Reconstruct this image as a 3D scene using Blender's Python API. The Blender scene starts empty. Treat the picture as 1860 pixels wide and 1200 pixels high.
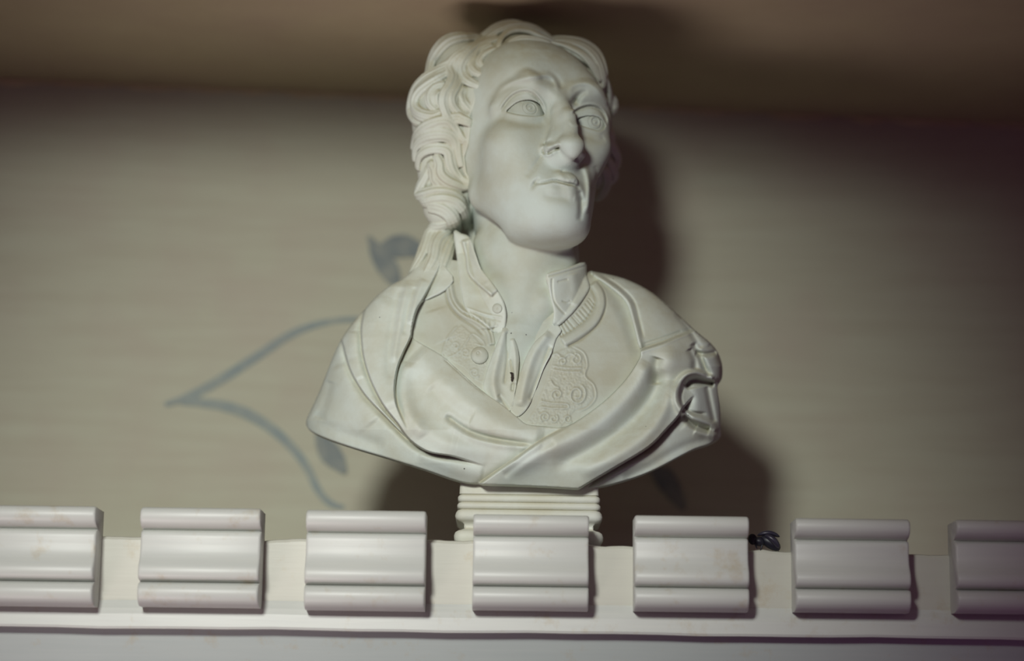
import bpy, bmesh, math, random
import numpy as np
from mathutils import Vector, Matrix

# ------------------------------------------------------------------ camera, world, lights, exposure
U = 0.0005                      # one modelling unit in metres
DIST = 4000.0                   # camera to the plane of the bust, in units (= focal length in pixels)
PITCH = math.radians(10.6)
ROLL = math.radians(0.75)
CAM = np.array([0.0, -2.0, 1.90])

scene = bpy.context.scene
col = scene.collection
Rm = (Matrix.Rotation(math.pi / 2 + PITCH, 3, 'X') @ Matrix.Rotation(ROLL, 3, 'Z'))
RC = np.array(Rm)               # camera axes: right, up, back

cam_data = bpy.data.cameras.new('camera')
cam_data.sensor_width = 36.0
cam_data.lens = 36.0 * DIST / 1860.0
cam_data.clip_start = 0.05
cam = bpy.data.objects.new('camera', cam_data)
cam.location = CAM
cam.rotation_euler = Rm.to_euler()
col.objects.link(cam)
scene.camera = cam
cam_data.dof.use_dof = True
cam_data.dof.focus_distance = (DIST - 90) * U
cam_data.dof.aperture_fstop = 1.7

scene.view_settings.view_transform = 'Standard'
scene.view_settings.look = 'None'
scene.view_settings.gamma = 1.0
scene.view_settings.use_curve_mapping = False
scene.view_settings.exposure = 0.0

world = bpy.data.worlds.new('world')
scene.world = world
world.use_nodes = True
bg = world.node_tree.nodes['Background']
bg.inputs['Color'].default_value = (0.58, 0.24, 0.50, 1)
bg.inputs['Strength'].default_value = 0.11


def view_dir_to_world(v):
    return RC @ np.asarray(v, float)


def v2w(p):
    """camera-aligned modelling units (x right, y up, z to the viewer) -> world metres"""
    p = np.asarray(p, float)
    q = p.copy()
    q[..., 2] -= DIST
    return q @ RC.T * U + CAM


def pix(px, py, z=0.0):
    """point seen at pixel (px, py) whose depth is z"""
    f = 1 - np.asarray(z, float) / DIST
    return np.stack(np.broadcast_arrays((np.asarray(px, float) - 930) * f, (600 - np.asarray(py, float)) * f, z + 0 * f), -1)


def ray_plane(px, py, o, n):
    d = RC @ np.array([(px - 930) / DIST, (600 - py) / DIST, -1.0])
    t = np.dot(np.asarray(o) - CAM, n) / np.dot(d, n)
    return CAM + t * d


def lamp(name, kind, loc, target, energy, size, color, **kw):
    l = bpy.data.lights.new(name, kind)
    l.energy = energy
    l.color = color
    if kind == 'AREA':
        l.shape = 'DISK'
        l.size = size
    else:
        l.shadow_soft_size = size
    for k, v in kw.items():
        setattr(l, k, v)
    o = bpy.data.objects.new(name, l)
    o.location = loc
    o.rotation_euler = (Vector(target) - Vector(loc)).to_track_quat('-Z', 'Y').to_euler()
    col.objects.link(o)
    return o


KEY_LOC = (-0.47, -2.10, 2.655)
lamp('key_lamp', 'SPOT', KEY_LOC, (-0.16, 0.05, 2.13), 150.0, 0.16, (0.97, 1.0, 0.94),
     spot_size=math.radians(35), spot_blend=1.0)
# added fill spot, out of view below, aimed up to brighten the ceiling
lamp('low_fill', 'SPOT', (-0.65, -0.62, 1.25), (-0.04, -0.06, 2.59), 36.0, 0.30, (1.0, 0.86, 0.84),
     spot_size=math.radians(36), spot_blend=1.0)

# ------------------------------------------------------------------ tagging
def tag(o, label=None, cat=None, group=None, kind=None):
    if label: o['label'] = label
    if cat: o['category'] = cat
    if group: o['group'] = group
    if kind: o['kind'] = kind
    return o


def empty(name, loc, label=None, cat=None):
    o = bpy.data.objects.new(name, None)
    o.location = loc
    o.empty_display_size = 0.05
    col.objects.link(o)
    return tag(o, label, cat)


def mesh_obj(name, V, faces, mat, parent=None, smooth=True):
    """V world coordinates; faces an (n,4)/(n,3) array or a list"""
    me = bpy.data.meshes.new(name)
    V = np.asarray(V, float)
    off = np.zeros(3)
    if parent is not None:
        pr = parent
        while pr is not None:
            off += np.array(pr.location)
            pr = pr.parent
    me.from_pydata((V - off).tolist() if len(V) < 3000 else [], [], [] if len(V) >= 3000 else
                   [list(map(int, f)) for f in faces])
    if len(V) >= 3000:
        F = np.asarray(faces, np.int32)
        n, k = F.shape
        me.vertices.add(len(V))
        me.vertices.foreach_set('co', (V - off).astype(np.float32).ravel())
        me.loops.add(n * k)
        me.loops.foreach_set('vertex_index', F.ravel())
        me.polygons.add(n)
        me.polygons.foreach_set('loop_start', np.arange(0, n * k, k, dtype=np.int32))
        me.update(calc_edges=True)
    me.validate()
    me.polygons.foreach_set('use_smooth', np.full(len(me.polygons), smooth))
    me.materials.append(mat)
    me.update()
    o = bpy.data.objects.new(name, me)
    col.objects.link(o)
    if parent is not None:
        o.parent = parent
    return o
# ------------------------------------------------------------------ materials
def new_mat(name):
    m = bpy.data.materials.new(name)
    m.use_nodes = True
    nt = m.node_tree
    return m, nt, nt.nodes['Principled BSDF']


def N(nt, typ, **kw):
    n = nt.nodes.new(typ)
    for k, v in kw.items():
        if k.startswith('i_'):
            key = k[2:]
            key = int(key) if key.isdigit() else key.replace('_', ' ')
            n.inputs[key].default_value = v
        else:
            setattr(n, k, v)
    return n


def ramp(nt, src, stops):
    r = nt.nodes.new('ShaderNodeValToRGB')
    while len(r.color_ramp.elements) > 1:
        r.color_ramp.elements.remove(r.color_ramp.elements[0])
    for i, (p, c) in enumerate(stops):
        e = r.color_ramp.elements[0] if i == 0 else r.color_ramp.elements.new(p)
        e.position = p
        e.color = (*c, 1) if len(c) == 3 else c
    nt.links.new(src, r.inputs[0])
    return r.outputs['Color']


def mix(nt, fac, a, b, mode='MIX'):
    m = N(nt, 'ShaderNodeMix', data_type='RGBA', blend_type=mode)
    for sock, val in ((m.inputs['Factor'], fac), (m.inputs['A'], a), (m.inputs['B'], b)):
        pass
    ins = [m.inputs[0], m.inputs[6], m.inputs[7]]
    for sock, val in zip(ins, (fac, a, b)):
        if isinstance(val, bpy.types.NodeSocket):
            nt.links.new(val, sock)
        elif isinstance(val, (int, float)):
            sock.default_value = val
        else:
            sock.default_value = (*val, 1)
    return m.outputs[2]


def noise(nt, vec, scale, detail=4, rough=0.55):
    n = N(nt, 'ShaderNodeTexNoise', i_Scale=scale, i_Detail=detail, i_Roughness=rough)
    nt.links.new(vec, n.inputs['Vector'])
    return n.outputs['Fac']


def s2l(r, g, b):
    f = lambda c: ((c / 255 + 0.055) / 1.055) ** 2.4 if c > 10 else c / 255 / 12.92
    return (f(r), f(g), f(b))


def plaster(name, base, tan, dust, specks=True, rough=0.62, cavity=0.55):
    m, nt, b = new_mat(name)
    geo = N(nt, 'ShaderNodeNewGeometry')
    pos = geo.outputs['Position']
    cl = ramp(nt, noise(nt, pos, 17, 6, 0.6), [(0.38, (0, 0, 0)), (0.66, (1, 1, 1))])
    c = mix(nt, cl, base, tuple(0.58 * x + 0.42 * y for x, y in zip(base, tan)))
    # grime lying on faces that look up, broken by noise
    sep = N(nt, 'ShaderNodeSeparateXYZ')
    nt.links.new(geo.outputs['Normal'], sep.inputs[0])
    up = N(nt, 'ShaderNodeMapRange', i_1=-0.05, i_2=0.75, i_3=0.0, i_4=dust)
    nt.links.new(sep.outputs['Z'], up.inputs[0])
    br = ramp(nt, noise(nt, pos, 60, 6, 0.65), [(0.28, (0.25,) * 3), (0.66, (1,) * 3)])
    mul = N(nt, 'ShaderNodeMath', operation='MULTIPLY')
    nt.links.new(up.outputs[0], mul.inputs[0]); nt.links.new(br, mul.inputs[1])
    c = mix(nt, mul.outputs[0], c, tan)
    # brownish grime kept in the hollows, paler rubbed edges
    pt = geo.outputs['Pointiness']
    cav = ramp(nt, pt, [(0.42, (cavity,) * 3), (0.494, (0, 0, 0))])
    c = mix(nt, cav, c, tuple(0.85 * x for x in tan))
    edge = ramp(nt, pt, [(0.53, (0, 0, 0)), (0.62, (0.35,) * 3)])
    c = mix(nt, edge, c, tuple(min(1, x * 1.12) for x in base))
    if specks:
        vo = N(nt, 'ShaderNodeTexVoronoi', i_Scale=75.0)
        nt.links.new(pos, vo.inputs['Vector'])
        sp = ramp(nt, vo.outputs['Distance'], [(0.035, (1, 1, 1)), (0.065, (0, 0, 0))])
        sc = N(nt, 'ShaderNodeSeparateColor'); nt.links.new(vo.outputs['Color'], sc.inputs[0])
        gt = N(nt, 'ShaderNodeMath', operation='GREATER_THAN', i_1=0.93); nt.links.new(sc.outputs[0], gt.inputs[0])
        mu = N(nt, 'ShaderNodeMath', operation='MULTIPLY'); nt.links.new(sp, mu.inputs[0]); nt.links.new(gt.outputs[0], mu.inputs[1])
        c = mix(nt, mu.outputs[0], c, (0.03, 0.027, 0.025))
    nt.links.new(c, b.inputs['Base Color'])
    b.inputs['Roughness'].default_value = rough
    b.inputs['Specular IOR Level'].default_value = 0.35
    bump = N(nt, 'ShaderNodeBump', i_Strength=0.22, i_Distance=0.0006)
    nt.links.new(noise(nt, pos, 420, 4), bump.inputs['Height'])
    nt.links.new(bump.outputs[0], b.inputs['Normal'])
    return m


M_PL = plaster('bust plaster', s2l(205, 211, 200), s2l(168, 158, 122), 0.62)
# ------------------------------------------------------------------ implicit modelling tools
def smin(a, b, k):
    if k <= 0:
        return np.minimum(a, b)
    h = np.clip(0.5 + 0.5 * (a - b) / k, 0, 1)
    return a + (b - a) * h - k * h * (1 - h)


class Vol:
    def __init__(self, lo, hi, h, pad=18):
        self.pad = pad
        self.lo = np.array(lo, np.float32)
        self.h = h
        self.n = np.ceil((np.array(hi) - self.lo) / h).astype(int) + 1
        self.F = np.full(self.n, 40.0, np.float32)

    def box(self, lo, hi):
        a = np.clip(np.floor((np.array(lo) - self.lo) / self.h).astype(int), 0, self.n)
        b = np.clip(np.ceil((np.array(hi) - self.lo) / self.h).astype(int) + 1, 0, self.n)
        if np.any(b <= a):
            return None
        sl = tuple(slice(i, j) for i, j in zip(a, b))
        ax = [(self.lo[i] + self.h * np.arange(a[i], b[i])).astype(np.float32) for i in range(3)]
        return sl, ax[0][:, None, None], ax[1][None, :, None], ax[2][None, None, :]

    def apply(self, lo, hi, fn, k, mode='add'):
        b = self.box(lo, hi)
        if b is None:
            return
        sl, X, Y, Z = b
        d = fn(X, Y, Z)
        if mode == 'add':
            self.F[sl] = smin(self.F[sl], d, k)
        elif mode == 'sub':
            self.F[sl] = -smin(-self.F[sl], d, k)
        elif mode == 'and':
            self.F[sl] = -smin(-self.F[sl], -d, k)
        elif mode == 'off':
            self.F[sl] = self.F[sl] - d

    def ell(self, c, r, k=4, mode='add', M=None):
        c = np.array(c, float); r = np.array(r, float)
        m = (max(r) if M is not None else r) + k + self.pad
        rm = float(min(r))

        def fn(X, Y, Z):
            x, y, z = X - c[0], Y - c[1], Z - c[2]
            if M is not None:
                x, y, z = [M[i][0] * x + M[i][1] * y + M[i][2] * z for i in range(3)]
            k0 = np.sqrt((x / r[0]) ** 2 + (y / r[1]) ** 2 + (z / r[2]) ** 2)
            k1 = np.sqrt((x / r[0] ** 2) ** 2 + (y / r[1] ** 2) ** 2 + (z / r[2] ** 2) ** 2)
            return k0 * (k0 - 1) / np.maximum(k1, 1e-4)
        self.apply(c - m, c + m, fn, k, mode)

    def cap(self, a, b, ra, rb, k=4, mode='add'):
        a = np.array(a, float); b = np.array(b, float)
        m = max(ra, rb) + k + self.pad
        ba = b - a
        L = max(float(ba @ ba), 1e-9)

        def fn(X, Y, Z):
            x, y, z = X - a[0], Y - a[1], Z - a[2]
            t = np.clip((x * ba[0] + y * ba[1] + z * ba[2]) / L, 0, 1)
            return np.sqrt((x - t * ba[0]) ** 2 + (y - t * ba[1]) ** 2 + (z - t * ba[2]) ** 2) - (ra + (rb - ra) * t)
        self.apply(np.minimum(a, b) - m, np.maximum(a, b) + m, fn, k, mode)

    def stroke(self, pts, amp, sig, zlo, zhi, mirror=False, power=2):
        """ridge (amp>0) or groove (amp<0) along a polyline seen from the front"""
        pts = np.array(pts, float)
        amp = np.broadcast_to(np.asarray(amp, float), (len(pts),))
        sig = np.broadcast_to(np.asarray(sig, float), (len(pts),))
        P, A, S = resample(pts, 6, amp, sig)
        for s in ((1, -1) if mirror else (1,)):
            Q = P * np.array([s, 1])
            m = 3 * S.max()
            lo = [Q[:, 0].min() - m, Q[:, 1].min() - m, zlo]
            hi = [Q[:, 0].max() + m, Q[:, 1].max() + m, zhi]

            def fn(X, Y, Z):
                d, t = poly_dist(X[:, :, 0], Y[:, :, 0], Q)
                a = np.interp(t, np.arange(len(Q)), A)
                sg = np.interp(t, np.arange(len(Q)), S)
                gz = np.clip((Z - zlo) / 12.0, 0, 1)
                return (a * np.exp(-np.abs(d / sg) ** power))[:, :, None].astype(np.float32) * (gz * gz * (3 - 2 * gz))
            self.apply(lo, hi, fn, 0, 'off')

    def mesh(self):
        F = self.F
        ins = F < 0
        c = np.zeros(self.n - 1, np.uint8)
        for i in (0, 1):
            for j in (0, 1):
                for k in (0, 1):
                    c += ins[i:self.n[0] - 1 + i, j:self.n[1] - 1 + j, k:self.n[2] - 1 + k]
        act = (c > 0) & (c < 8)
        I = np.argwhere(act)
        idx = np.full(act.shape, -1, np.int32)
        idx[act] = np.arange(len(I), dtype=np.int32)
        corners = np.array([[i, j, k] for i in (0, 1) for j in (0, 1) for k in (0, 1)])
        vals = np.stack([F[I[:, 0] + a, I[:, 1] + b, I[:, 2] + d] for a, b, d in corners], 1)
        acc = np.zeros((len(I), 3)); cnt = np.zeros(len(I))
        for p in range(8):
            for q in range(p + 1, 8):
                dd = corners[q] - corners[p]
                if np.abs(dd).sum() != 1:
                    continue
                a, b = vals[:, p], vals[:, q]
                m = (a < 0) != (b < 0)
                t = np.where(m, a / np.where(m, a - b, 1), 0)
                acc += np.where(m[:, None], corners[p] + t[:, None] * dd, 0)
                cnt += m
        V = self.lo + (I + acc / cnt[:, None]) * self.h
        faces = []
        for ax in range(3):
            u, v = (ax + 1) % 3, (ax + 2) % 3
            s0 = [slice(None)] * 3; s1 = [slice(None)] * 3
            s0[ax] = slice(0, -1); s1[ax] = slice(1, None)
            A, B = ins[tuple(s0)], ins[tuple(s1)]
            E = np.argwhere(A != B)
            ok = (E[:, u] > 0) & (E[:, v] > 0) & (E[:, u] < self.n[u] - 1) & (E[:, v] < self.n[v] - 1)
            E = E[ok]
            flip = A[E[:, 0], E[:, 1], E[:, 2]]
            def at(du, dv):
                K = E.copy(); K[:, u] -= du; K[:, v] -= dv
                return idx[K[:, 0], K[:, 1], K[:, 2]]
            q = np.stack([at(1, 1), at(0, 1), at(0, 0), at(1, 0)], 1)
            q[~flip] = q[~flip][:, ::-1]
            faces.append(q)
        return V, np.concatenate(faces)


def resample(pts, sub, *vals):
    """Catmull-Rom through the points; the values go along"""
    pts = np.asarray(pts, float)
    n = len(pts)
    t = np.linspace(0, n - 1, (n - 1) * sub + 1)
    i = np.minimum(t.astype(int), n - 2)
    f = (t - i)[:, None]
    g = lambda k: pts[np.clip(k, 0, n - 1)]
    p0, p1, p2, p3 = g(i - 1), g(i), g(i + 1), g(i + 2)
    P = 0.5 * (2 * p1 + (p2 - p0) * f + (2 * p0 - 5 * p1 + 4 * p2 - p3) * f ** 2 + (3 * p1 - p0 - 3 * p2 + p3) * f ** 3)
    out = [P] + [np.interp(t, np.arange(n), v) for v in vals]
    return out if vals else P


def poly_dist(X, Y, P, signed=False):
    """distance to a polyline and the (fractional) index of the nearest point"""
    X, Y = np.broadcast_arrays(X, Y)
    D = np.full(X.shape, 1e9); T = np.zeros(X.shape); S = np.ones(X.shape)
    for i in range(len(P) - 1):
        ax, ay = P[i]; bx, by = P[i + 1] - P[i]
        L = max(bx * bx + by * by, 1e-9)
        t = np.clip(((X - ax) * bx + (Y - ay) * by) / L, 0, 1)
        d = (X - ax - t * bx) ** 2 + (Y - ay - t * by) ** 2
        m = d < D
        D = np.where(m, d, D); T = np.where(m, i + t, T)
        if signed:
            S = np.where(m, np.sign(bx * (Y - ay) - by * (X - ax)), S)
    D = np.sqrt(D)
    return (D, T, S) if signed else (D, T)
# ------------------------------------------------------------------ the head (millimetres of a real head, x right, y up, z forward)
HS = 2.04
HY, HP, HR = math.radians(23), math.radians(25), math.radians(-6)
def _rot():
    cy, sy, cp, sp, cr, sr = math.cos(HY), math.sin(HY), math.cos(HP), math.sin(HP), math.cos(HR), math.sin(HR)
    P = np.array([[1, 0, 0], [0, cp, sp], [0, -sp, cp]])
    Y = np.array([[cy, 0, sy], [0, 1, 0], [-sy, 0, cy]])
    R = np.array([[cr, -sr, 0], [sr, cr, 0], [0, 0, 1]])
    return R @ Y @ P
HM = _rot()
HO = pix(1007, 212.8, -15.0)
def h2v(p): return (np.asarray(p, float) @ HM.T) * HS + HO
def v2h(p): return ((np.asarray(p, float) - HO) @ HM) / HS

# where the features of this face sit in the photograph; the symmetric head is eased onto them
MARKS = [((-45, 0, -8), (919, 202)), ((-16.5, -1, 2), (987, 208)), ((16.5, -1, 2), (1042, 217)), ((45, 0, -8), (1101, 229)),
         ((0, -38, 36), (1043, 264)), ((0, -51, 20), (1029, 291)), ((-17, -44, 14), (989, 272)), ((0, -72, 19), (1034, 336)),
         ((-26, -73, 5), (976, 333)), ((26, -73, 5), (1058, 351)), ((0, -103, 17), (1040, 397)), ((0, 72, 6), (988, 82)),
         ((0, 20, 15), (1012, 161)), ((0, -8, 20), (1028, 215)), ((-26, 16, 8), (967, 147)), ((26, 16, 8), (1075, 167))]
def make_warp():
    A = h2v([m[0] for m in MARKS])
    T = np.array([pix(m[1][0], m[1][1], a[2]) for m, a in zip(MARKS, A)])
    sil = [(1108, 300, 1101, -60), (1105, 328, 1089, -60), (1098, 358, 1080, -50), (1090, 385, 1075, -30), (1080, 412, 1069, -8)]
    A = np.concatenate([A, [pix(x, y, z) for x, y, x2, z in sil]]); T = np.concatenate([T, [pix(x2, y, z) for x, y, x2, z in sil]])
    D = (T - A)[:, :2]
    K = lambda p, q: np.exp(-((p[:, None, :] - q[None]) ** 2).sum(-1) / (2 * 42.0 ** 2))
    Wt = np.linalg.solve(K(A, A) + 0.05 * np.eye(len(A)), D)
    def warp(p):
        p = np.array(p, float)
        out = p.copy()
        for i in range(0, len(p), 40000):
            out[i:i + 40000, :2] += K(p[i:i + 40000], A) @ Wt
        return out
    return warp
warp = make_warp()


EYE_R = 42.0
EYES = {
    -1: dict(c=(-27.5, 0.5, -15.2), iris=(963.5, 194.5),
             open=[(919.6, 202), (928, 194), (938.4, 186.3), (950.5, 182), (962.6, 181.4), (973, 184.4), (980.7, 190), (985.5, 200), (988.5, 208.6), (974.6, 210.6), (956.5, 209.8),
                   (938.4, 207.2), (925, 204.2)],
             crease=[(911, 203), (915.5, 193), (924.5, 181), (935, 171.8), (947, 167.2), (958, 166.8), (968.6, 171.4), (977.6, 180.5), (984, 190), (988, 201)],
             low=[(916, 207), (937, 213), (956, 216), (975, 216.5), (990, 212)]),
    1: dict(c=(31, 0.5, -15.2), iris=(1082, 220.5),
            open=[(1036, 214), (1048, 215.5), (1056, 212.4), (1068, 210.4), (1080, 210.8), (1089, 214.6), (1095, 220.6), (1098.5, 228), (1096, 234.5), (1088, 237.5), (1070, 232.5),
                  (1050, 226), (1038, 222)],
            crease=[(1040, 206), (1046, 202.5), (1054.6, 197.5), (1066.6, 194), (1077, 193.8), (1087.8, 198), (1095, 205.6), (1099.8, 215.4), (1102, 225)],
            low=[(1042, 231), (1056, 235), (1072, 240), (1088, 244.5), (1099, 240)]),
}


def eye_center(s):
    return warp(h2v([EYES[s]['c']]))[0]


def face_details(v):
    """the finer forms of the face, laid out as they are seen: lids, brows, nostril, lips and folds"""
    F = v.F
    lz = v.lo[2] + v.h * np.arange(v.n[2]); ly = v.lo[1] + v.h * np.arange(v.n[1])
    m = (np.abs(F) < 11) & (lz > -62)[None, None, :] & ((ly > -122) & (ly < 45))[None, :, None]
    ix = np.nonzero(m)
    P = np.stack([v.lo[k] + v.h * ix[k] for k in range(3)], 1)
    P = warp(h2v(P))
    f = 1 - P[:, 2] / DIST
    X, Y, Z = P[:, 0] / f + 930, 600 - P[:, 1] / f, P[:, 2]
    B = F[ix].astype(float)

    def near(Q, mg):
        Q = np.asarray(Q, float)
        return np.nonzero((X > Q[:, 0].min() - mg) & (X < Q[:, 0].max() + mg) & (Y > Q[:, 1].min() - mg) & (Y < Q[:, 1].max() + mg))[0]

    def stroke(pts, amp, sig, power=2.0, taper=True, zlo=-999):
        n = len(pts)
        am = np.broadcast_to(np.asarray(amp, float), (n,)); sg = np.broadcast_to(np.asarray(sig, float), (n,))
        Q, A, S = resample(pts, 5, am, sg)
        k = near(Q, 3 * S.max())
        d, t = poly_dist(X[k], Y[k], Q)
        a = np.interp(t, np.arange(len(Q)), A); sgm = np.interp(t, np.arange(len(Q)), S)
        if taper:
            e = np.minimum(t, len(Q) - 1 - t) / (len(Q) - 1)
            a = a * np.clip(e / 0.12, 0, 1)
        a = a * np.clip((Z[k] - zlo) / 15, 0, 1)
        B[k] -= a / HS * np.exp(-(d / sgm) ** power)

    for s, e in EYES.items():
        c = eye_center(s)
        Lp = np.array(e['crease'] + e['low'][::-1], float)
        Op = closed_poly(e['open'])
        k = near(Lp, 30)
        k = k[Z[k] > c[2] - 6]
        D = np.linalg.norm(P[k] - c, axis=1)
        sl = poly_sd(X[k], Y[k], closed_poly(Lp))
        pad = np.maximum(D - (EYE_R + 4.2), -(sl + 7) * 0.8) / HS
        B[k] = smin(B[k], pad, 4.5)
    for s, e in EYES.items():
        zl = eye_center(s)[2] - 4
        cr = np.array(e['crease'], float)
        stroke(cr, -3.4, 2.3, zlo=zl, taper=True)
        o = cr + (cr - np.array(e['open'], float).mean(0)) * 0.13
        stroke(o, 2.2, 2.6, zlo=zl)
        stroke(np.array(e['open'][8:] + e['open'][:1]) + (0, 3.0), 1.2, 2.4, zlo=zl)
        stroke(np.array(e['low'], float) + (0, 10), -1.8, 6, zlo=zl)
    # brows: soft ridge, crisp lower edge, hollow under it
    stroke([(900, 176), (910, 160), (931, 149), (954, 143), (975, 138), (991, 136), (1003, 140), (1010, 151), (1013, 163)], [1.2, 2.6, 3.2, 3.4, 3.6, 3.8, 3.4, 2.6, 1], [5, 6, 6, 6, 6, 6, 5, 5, 4], taper=False)
    stroke([(914, 164), (933, 155), (955, 150), (976, 146), (992, 145), (1002, 149), (1007, 158)], [-1, -1.6, -1.8, -1.8, -1.6, -1.2, -.5], [4, 5, 6, 6, 6, 5, 4])
    stroke([(994, 129), (1008, 138), (1018, 151), (1020, 162)], [-0.4, -2.0, -2.4, -1], 4.5)
    stroke([(1036, 162), (1042, 154), (1056, 150.5), (1070, 152), (1081, 160), (1091, 172), (1101, 186)], [1.5, 4, 5.5, 5.5, 4.5, 3.5, 2], [5, 6, 6, 6, 5, 5, 4], taper=False)
    stroke([(1043, 192), (1046, 182), (1051, 174), (1059, 168), (1068, 165)], [-6, -10, -8, -4, -1], [5, 6, 6, 5, 5])
    # nose: the rim of the wing, its slit, and a crisp wing edge
    stroke([(990, 281), (987, 272), (991, 262), (1002, 254), (1016, 251)], [-3.5, -4, -3, -1.6, -0.5], [3, 3.2, 3.6, 4, 5])
    stroke([(994, 279), (1001, 274), (1009, 270), (1018, 267.5)], [-4.0, -6.0, -6.0, -3.0], [2.4, 2.8, 2.8, 2.6])
    stroke([(990, 280), (995, 283), (1003, 279)], 2.2, 2.6)
    stroke([(994, 270), (1004, 264), (1018, 260)], 2.5, 5)
    # lips
    stroke([(1018, 310), (1027, 319), (1034, 326)], -1.2, 4)
    stroke([(974, 333), (984, 332), (993, 330.5), (1006, 328), (1020, 330.5), (1031, 333.5), (1041, 335), (1048, 339), (1053, 345)], [-2, -3.2, -3.8, -4, -4.2, -4.2, -3.5, -2, -0.5], [2, 2.2, 2.3, 2.3, 2.3, 2.4, 2.4, 2.4, 2], taper=False)
    stroke([(977, 336.5), (993, 334.5), (1006, 332), (1020, 334.5), (1031, 337.5), (1041, 339.5), (1047, 343)], [0.5, 2.0, 2.2, 2.2, 2.0, 1, 0], 1.9)
    stroke([(1030, 328), (1038, 325), (1045, 328)], 1.4, 5)
    stroke([(978, 325), (972, 332), (966, 341)], [-2, -5.5, -1.5], [2.6, 3.4, 3.5], taper=False)
    stroke([(985, 280), (976, 295), (966, 309), (955, 322)], [-2, -3, -2.4, -0.5], [4, 5, 6, 6])
    stroke([(1058, 300), (1066, 312), (1070, 335), (1070, 360), (1066, 388)], [2, 5, 6, 5, 2], [5, 6, 6, 6, 5])
    stroke([(1052, 345), (1055, 362), (1055, 385), (1052, 402)], [-3, -5, -4, -1.5], [4, 4.5, 5, 5])
    stroke([(1080, 300), (1084, 322), (1079, 345)], [-1, -3, -1], 5)
    stroke([(985, 356), (1008, 357), (1030, 357), (1045, 360)], [-0.6, -1.8, -2.2, -0.8], 8)
    F[ix] = B.astype(np.float32)


def closed_poly(pts, sub=5):
    p = np.array(pts, float); n = len(p)
    q = np.concatenate([p[-2:], p, p[:2]])
    return resample(q, sub)[2 * sub:(2 + n) * sub]


def build_head():
    h = 0.72
    v = Vol((-112, -240, -150), (84, 112, 46), h)
    S = lambda c, r, k=6, mode='add', M=None: [v.ell((s * c[0], c[1], c[2]), r, k, mode, M) for s in ((1, -1) if c[0] else (1,))]
    C = lambda a, b, ra, rb, k=6, mode='add': [v.cap((s * a[0], a[1], a[2]), (s * b[0], b[1], b[2]), ra, rb, k, mode)
                                               for s in ((1, -1) if (a[0] or b[0]) else (1,))]
    # skull and face masses
    v.ell((0, 24, -84), (73, 90, 96), 4)
    v.ell((0, 40, -46), (58, 52, 59), 14)           # forehead
    v.ell((0, -34, -34), (57, 60, 47), 14)          # middle face
    S((36, -26, -17), (22, 22, 22), 14)             # cheek bones
    S((31, -57, -28), (19, 30, 28), 18)             # full cheeks
    C((43, -52, -66), (17, -88, -16), 14, 20, 18)   # jaw
    v.ell((0, -91, -4), (24, 18, 19), 14)           # chin
    v.ell((0, -72, -3), (31, 22, 19), 14)           # mouth barrel
    v.ell((0, -97, -32), (36, 14, 32), 18)         # flesh under the chin
    # neck and upper chest inside the collar
    nk = [pix(955, 400, -128), pix(958, 470, -98), pix(950, 560, -78), pix(938, 640, -28), pix(936, 716, 42)]
    rr = [98, 92, 86, 68, 38]
    for i in range(4):
        a, b = v2h(nk[i]), v2h(nk[i + 1])
        v.cap(a, b, rr[i] / HS, rr[i + 1] / HS, 9 if i else 5)
    # neck muscles running to the pit of the throat
    for q in ([(876, 440, -72), (903, 520, -26), (930, 620, 10)], [(1030, 470, -50), (990, 550, -8), (950, 630, 6)]):
        pp = [v2h(pix(*p)) for p in q]
        v.cap(pp[0], pp[1], 6, 7, 12); v.cap(pp[1], pp[2], 7, 5, 10)
    # eye sockets
    S((31, 1, 15.5), (23, 12, 8.5), 11, 'sub')
    # brows
    C((9, 14.5, 9.5), (26, 16.5, 6), 4.5, 4.2, 13)
    C((26, 16.5, 6), (50, 7, -13), 4.2, 3.6, 13)
    # nose
    C((0, 13, 11), (0, -10, 24.5), 7.2, 6.6, 7)
    C((0, -10, 24.5), (0, -35, 31.5), 6.6, 8.5, 4)
    C((5, -4, 13), (8.5, -34, 18), 6.2, 8.5, 7)
    v.ell((0, -38, 31), (11, 10, 10.5), 4)
    S((13, -42, 15.5), (7.0, 6.5, 10), 4)
    C((0, -49.5, 12), (0, -45.5, 30), 3.6, 5.0, 6)
    v.ell((0, -51, 13), (14, 7, 9.5), 8)
    # lips
    v.ell((0, -67.6, 17.0), (9.5, 5.6, 6.2), 4)
    C((6, -68.5, 15.5), (24, -72.5, 4.5), 4.8, 2.2, 5)
    C((0, -77, 13.2), (14, -76.5, 9.0), 5.2, 4.2, 7)
    C((14, -76.5, 9.0), (24, -73.5, 4.0), 4.2, 2.0, 7)
    face_details(v)
    # the opening of each eye, with the ball behind it
    F = v.F
    for s, e in EYES.items():
        lc = np.array(e['c'])
        b = v.box(lc - (27, 22, 4), lc + (27, 22, 32))
        sl, bx, by, bz = b
        gx, gy, gz = np.broadcast_arrays(bx, by, bz)
        P = warp(h2v(np.stack([gx.ravel(), gy.ravel(), gz.ravel()], 1)))
        f = 1 - P[:, 2] / DIST
        so = poly_sd(P[:, 0] / f + 930, 600 - P[:, 1] / f, closed_poly(e['open']))
        D = np.linalg.norm(P - eye_center(s), axis=1)
        sub = F[sl].ravel().astype(float)
        sub = np.maximum(sub, so / HS)
        sub = np.minimum(sub, (D - EYE_R + 1.6) / HS)
        F[sl] = sub.reshape(gx.shape).astype(np.float32)
    G = v.F
    for a in range(3):
        G = (G + 0.25 * np.roll(G, 1, a) + 0.25 * np.roll(G, -1, a)) / 1.5
    v.F = G
    V, F = v.mesh()
    return warp(h2v(V)), F


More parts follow.
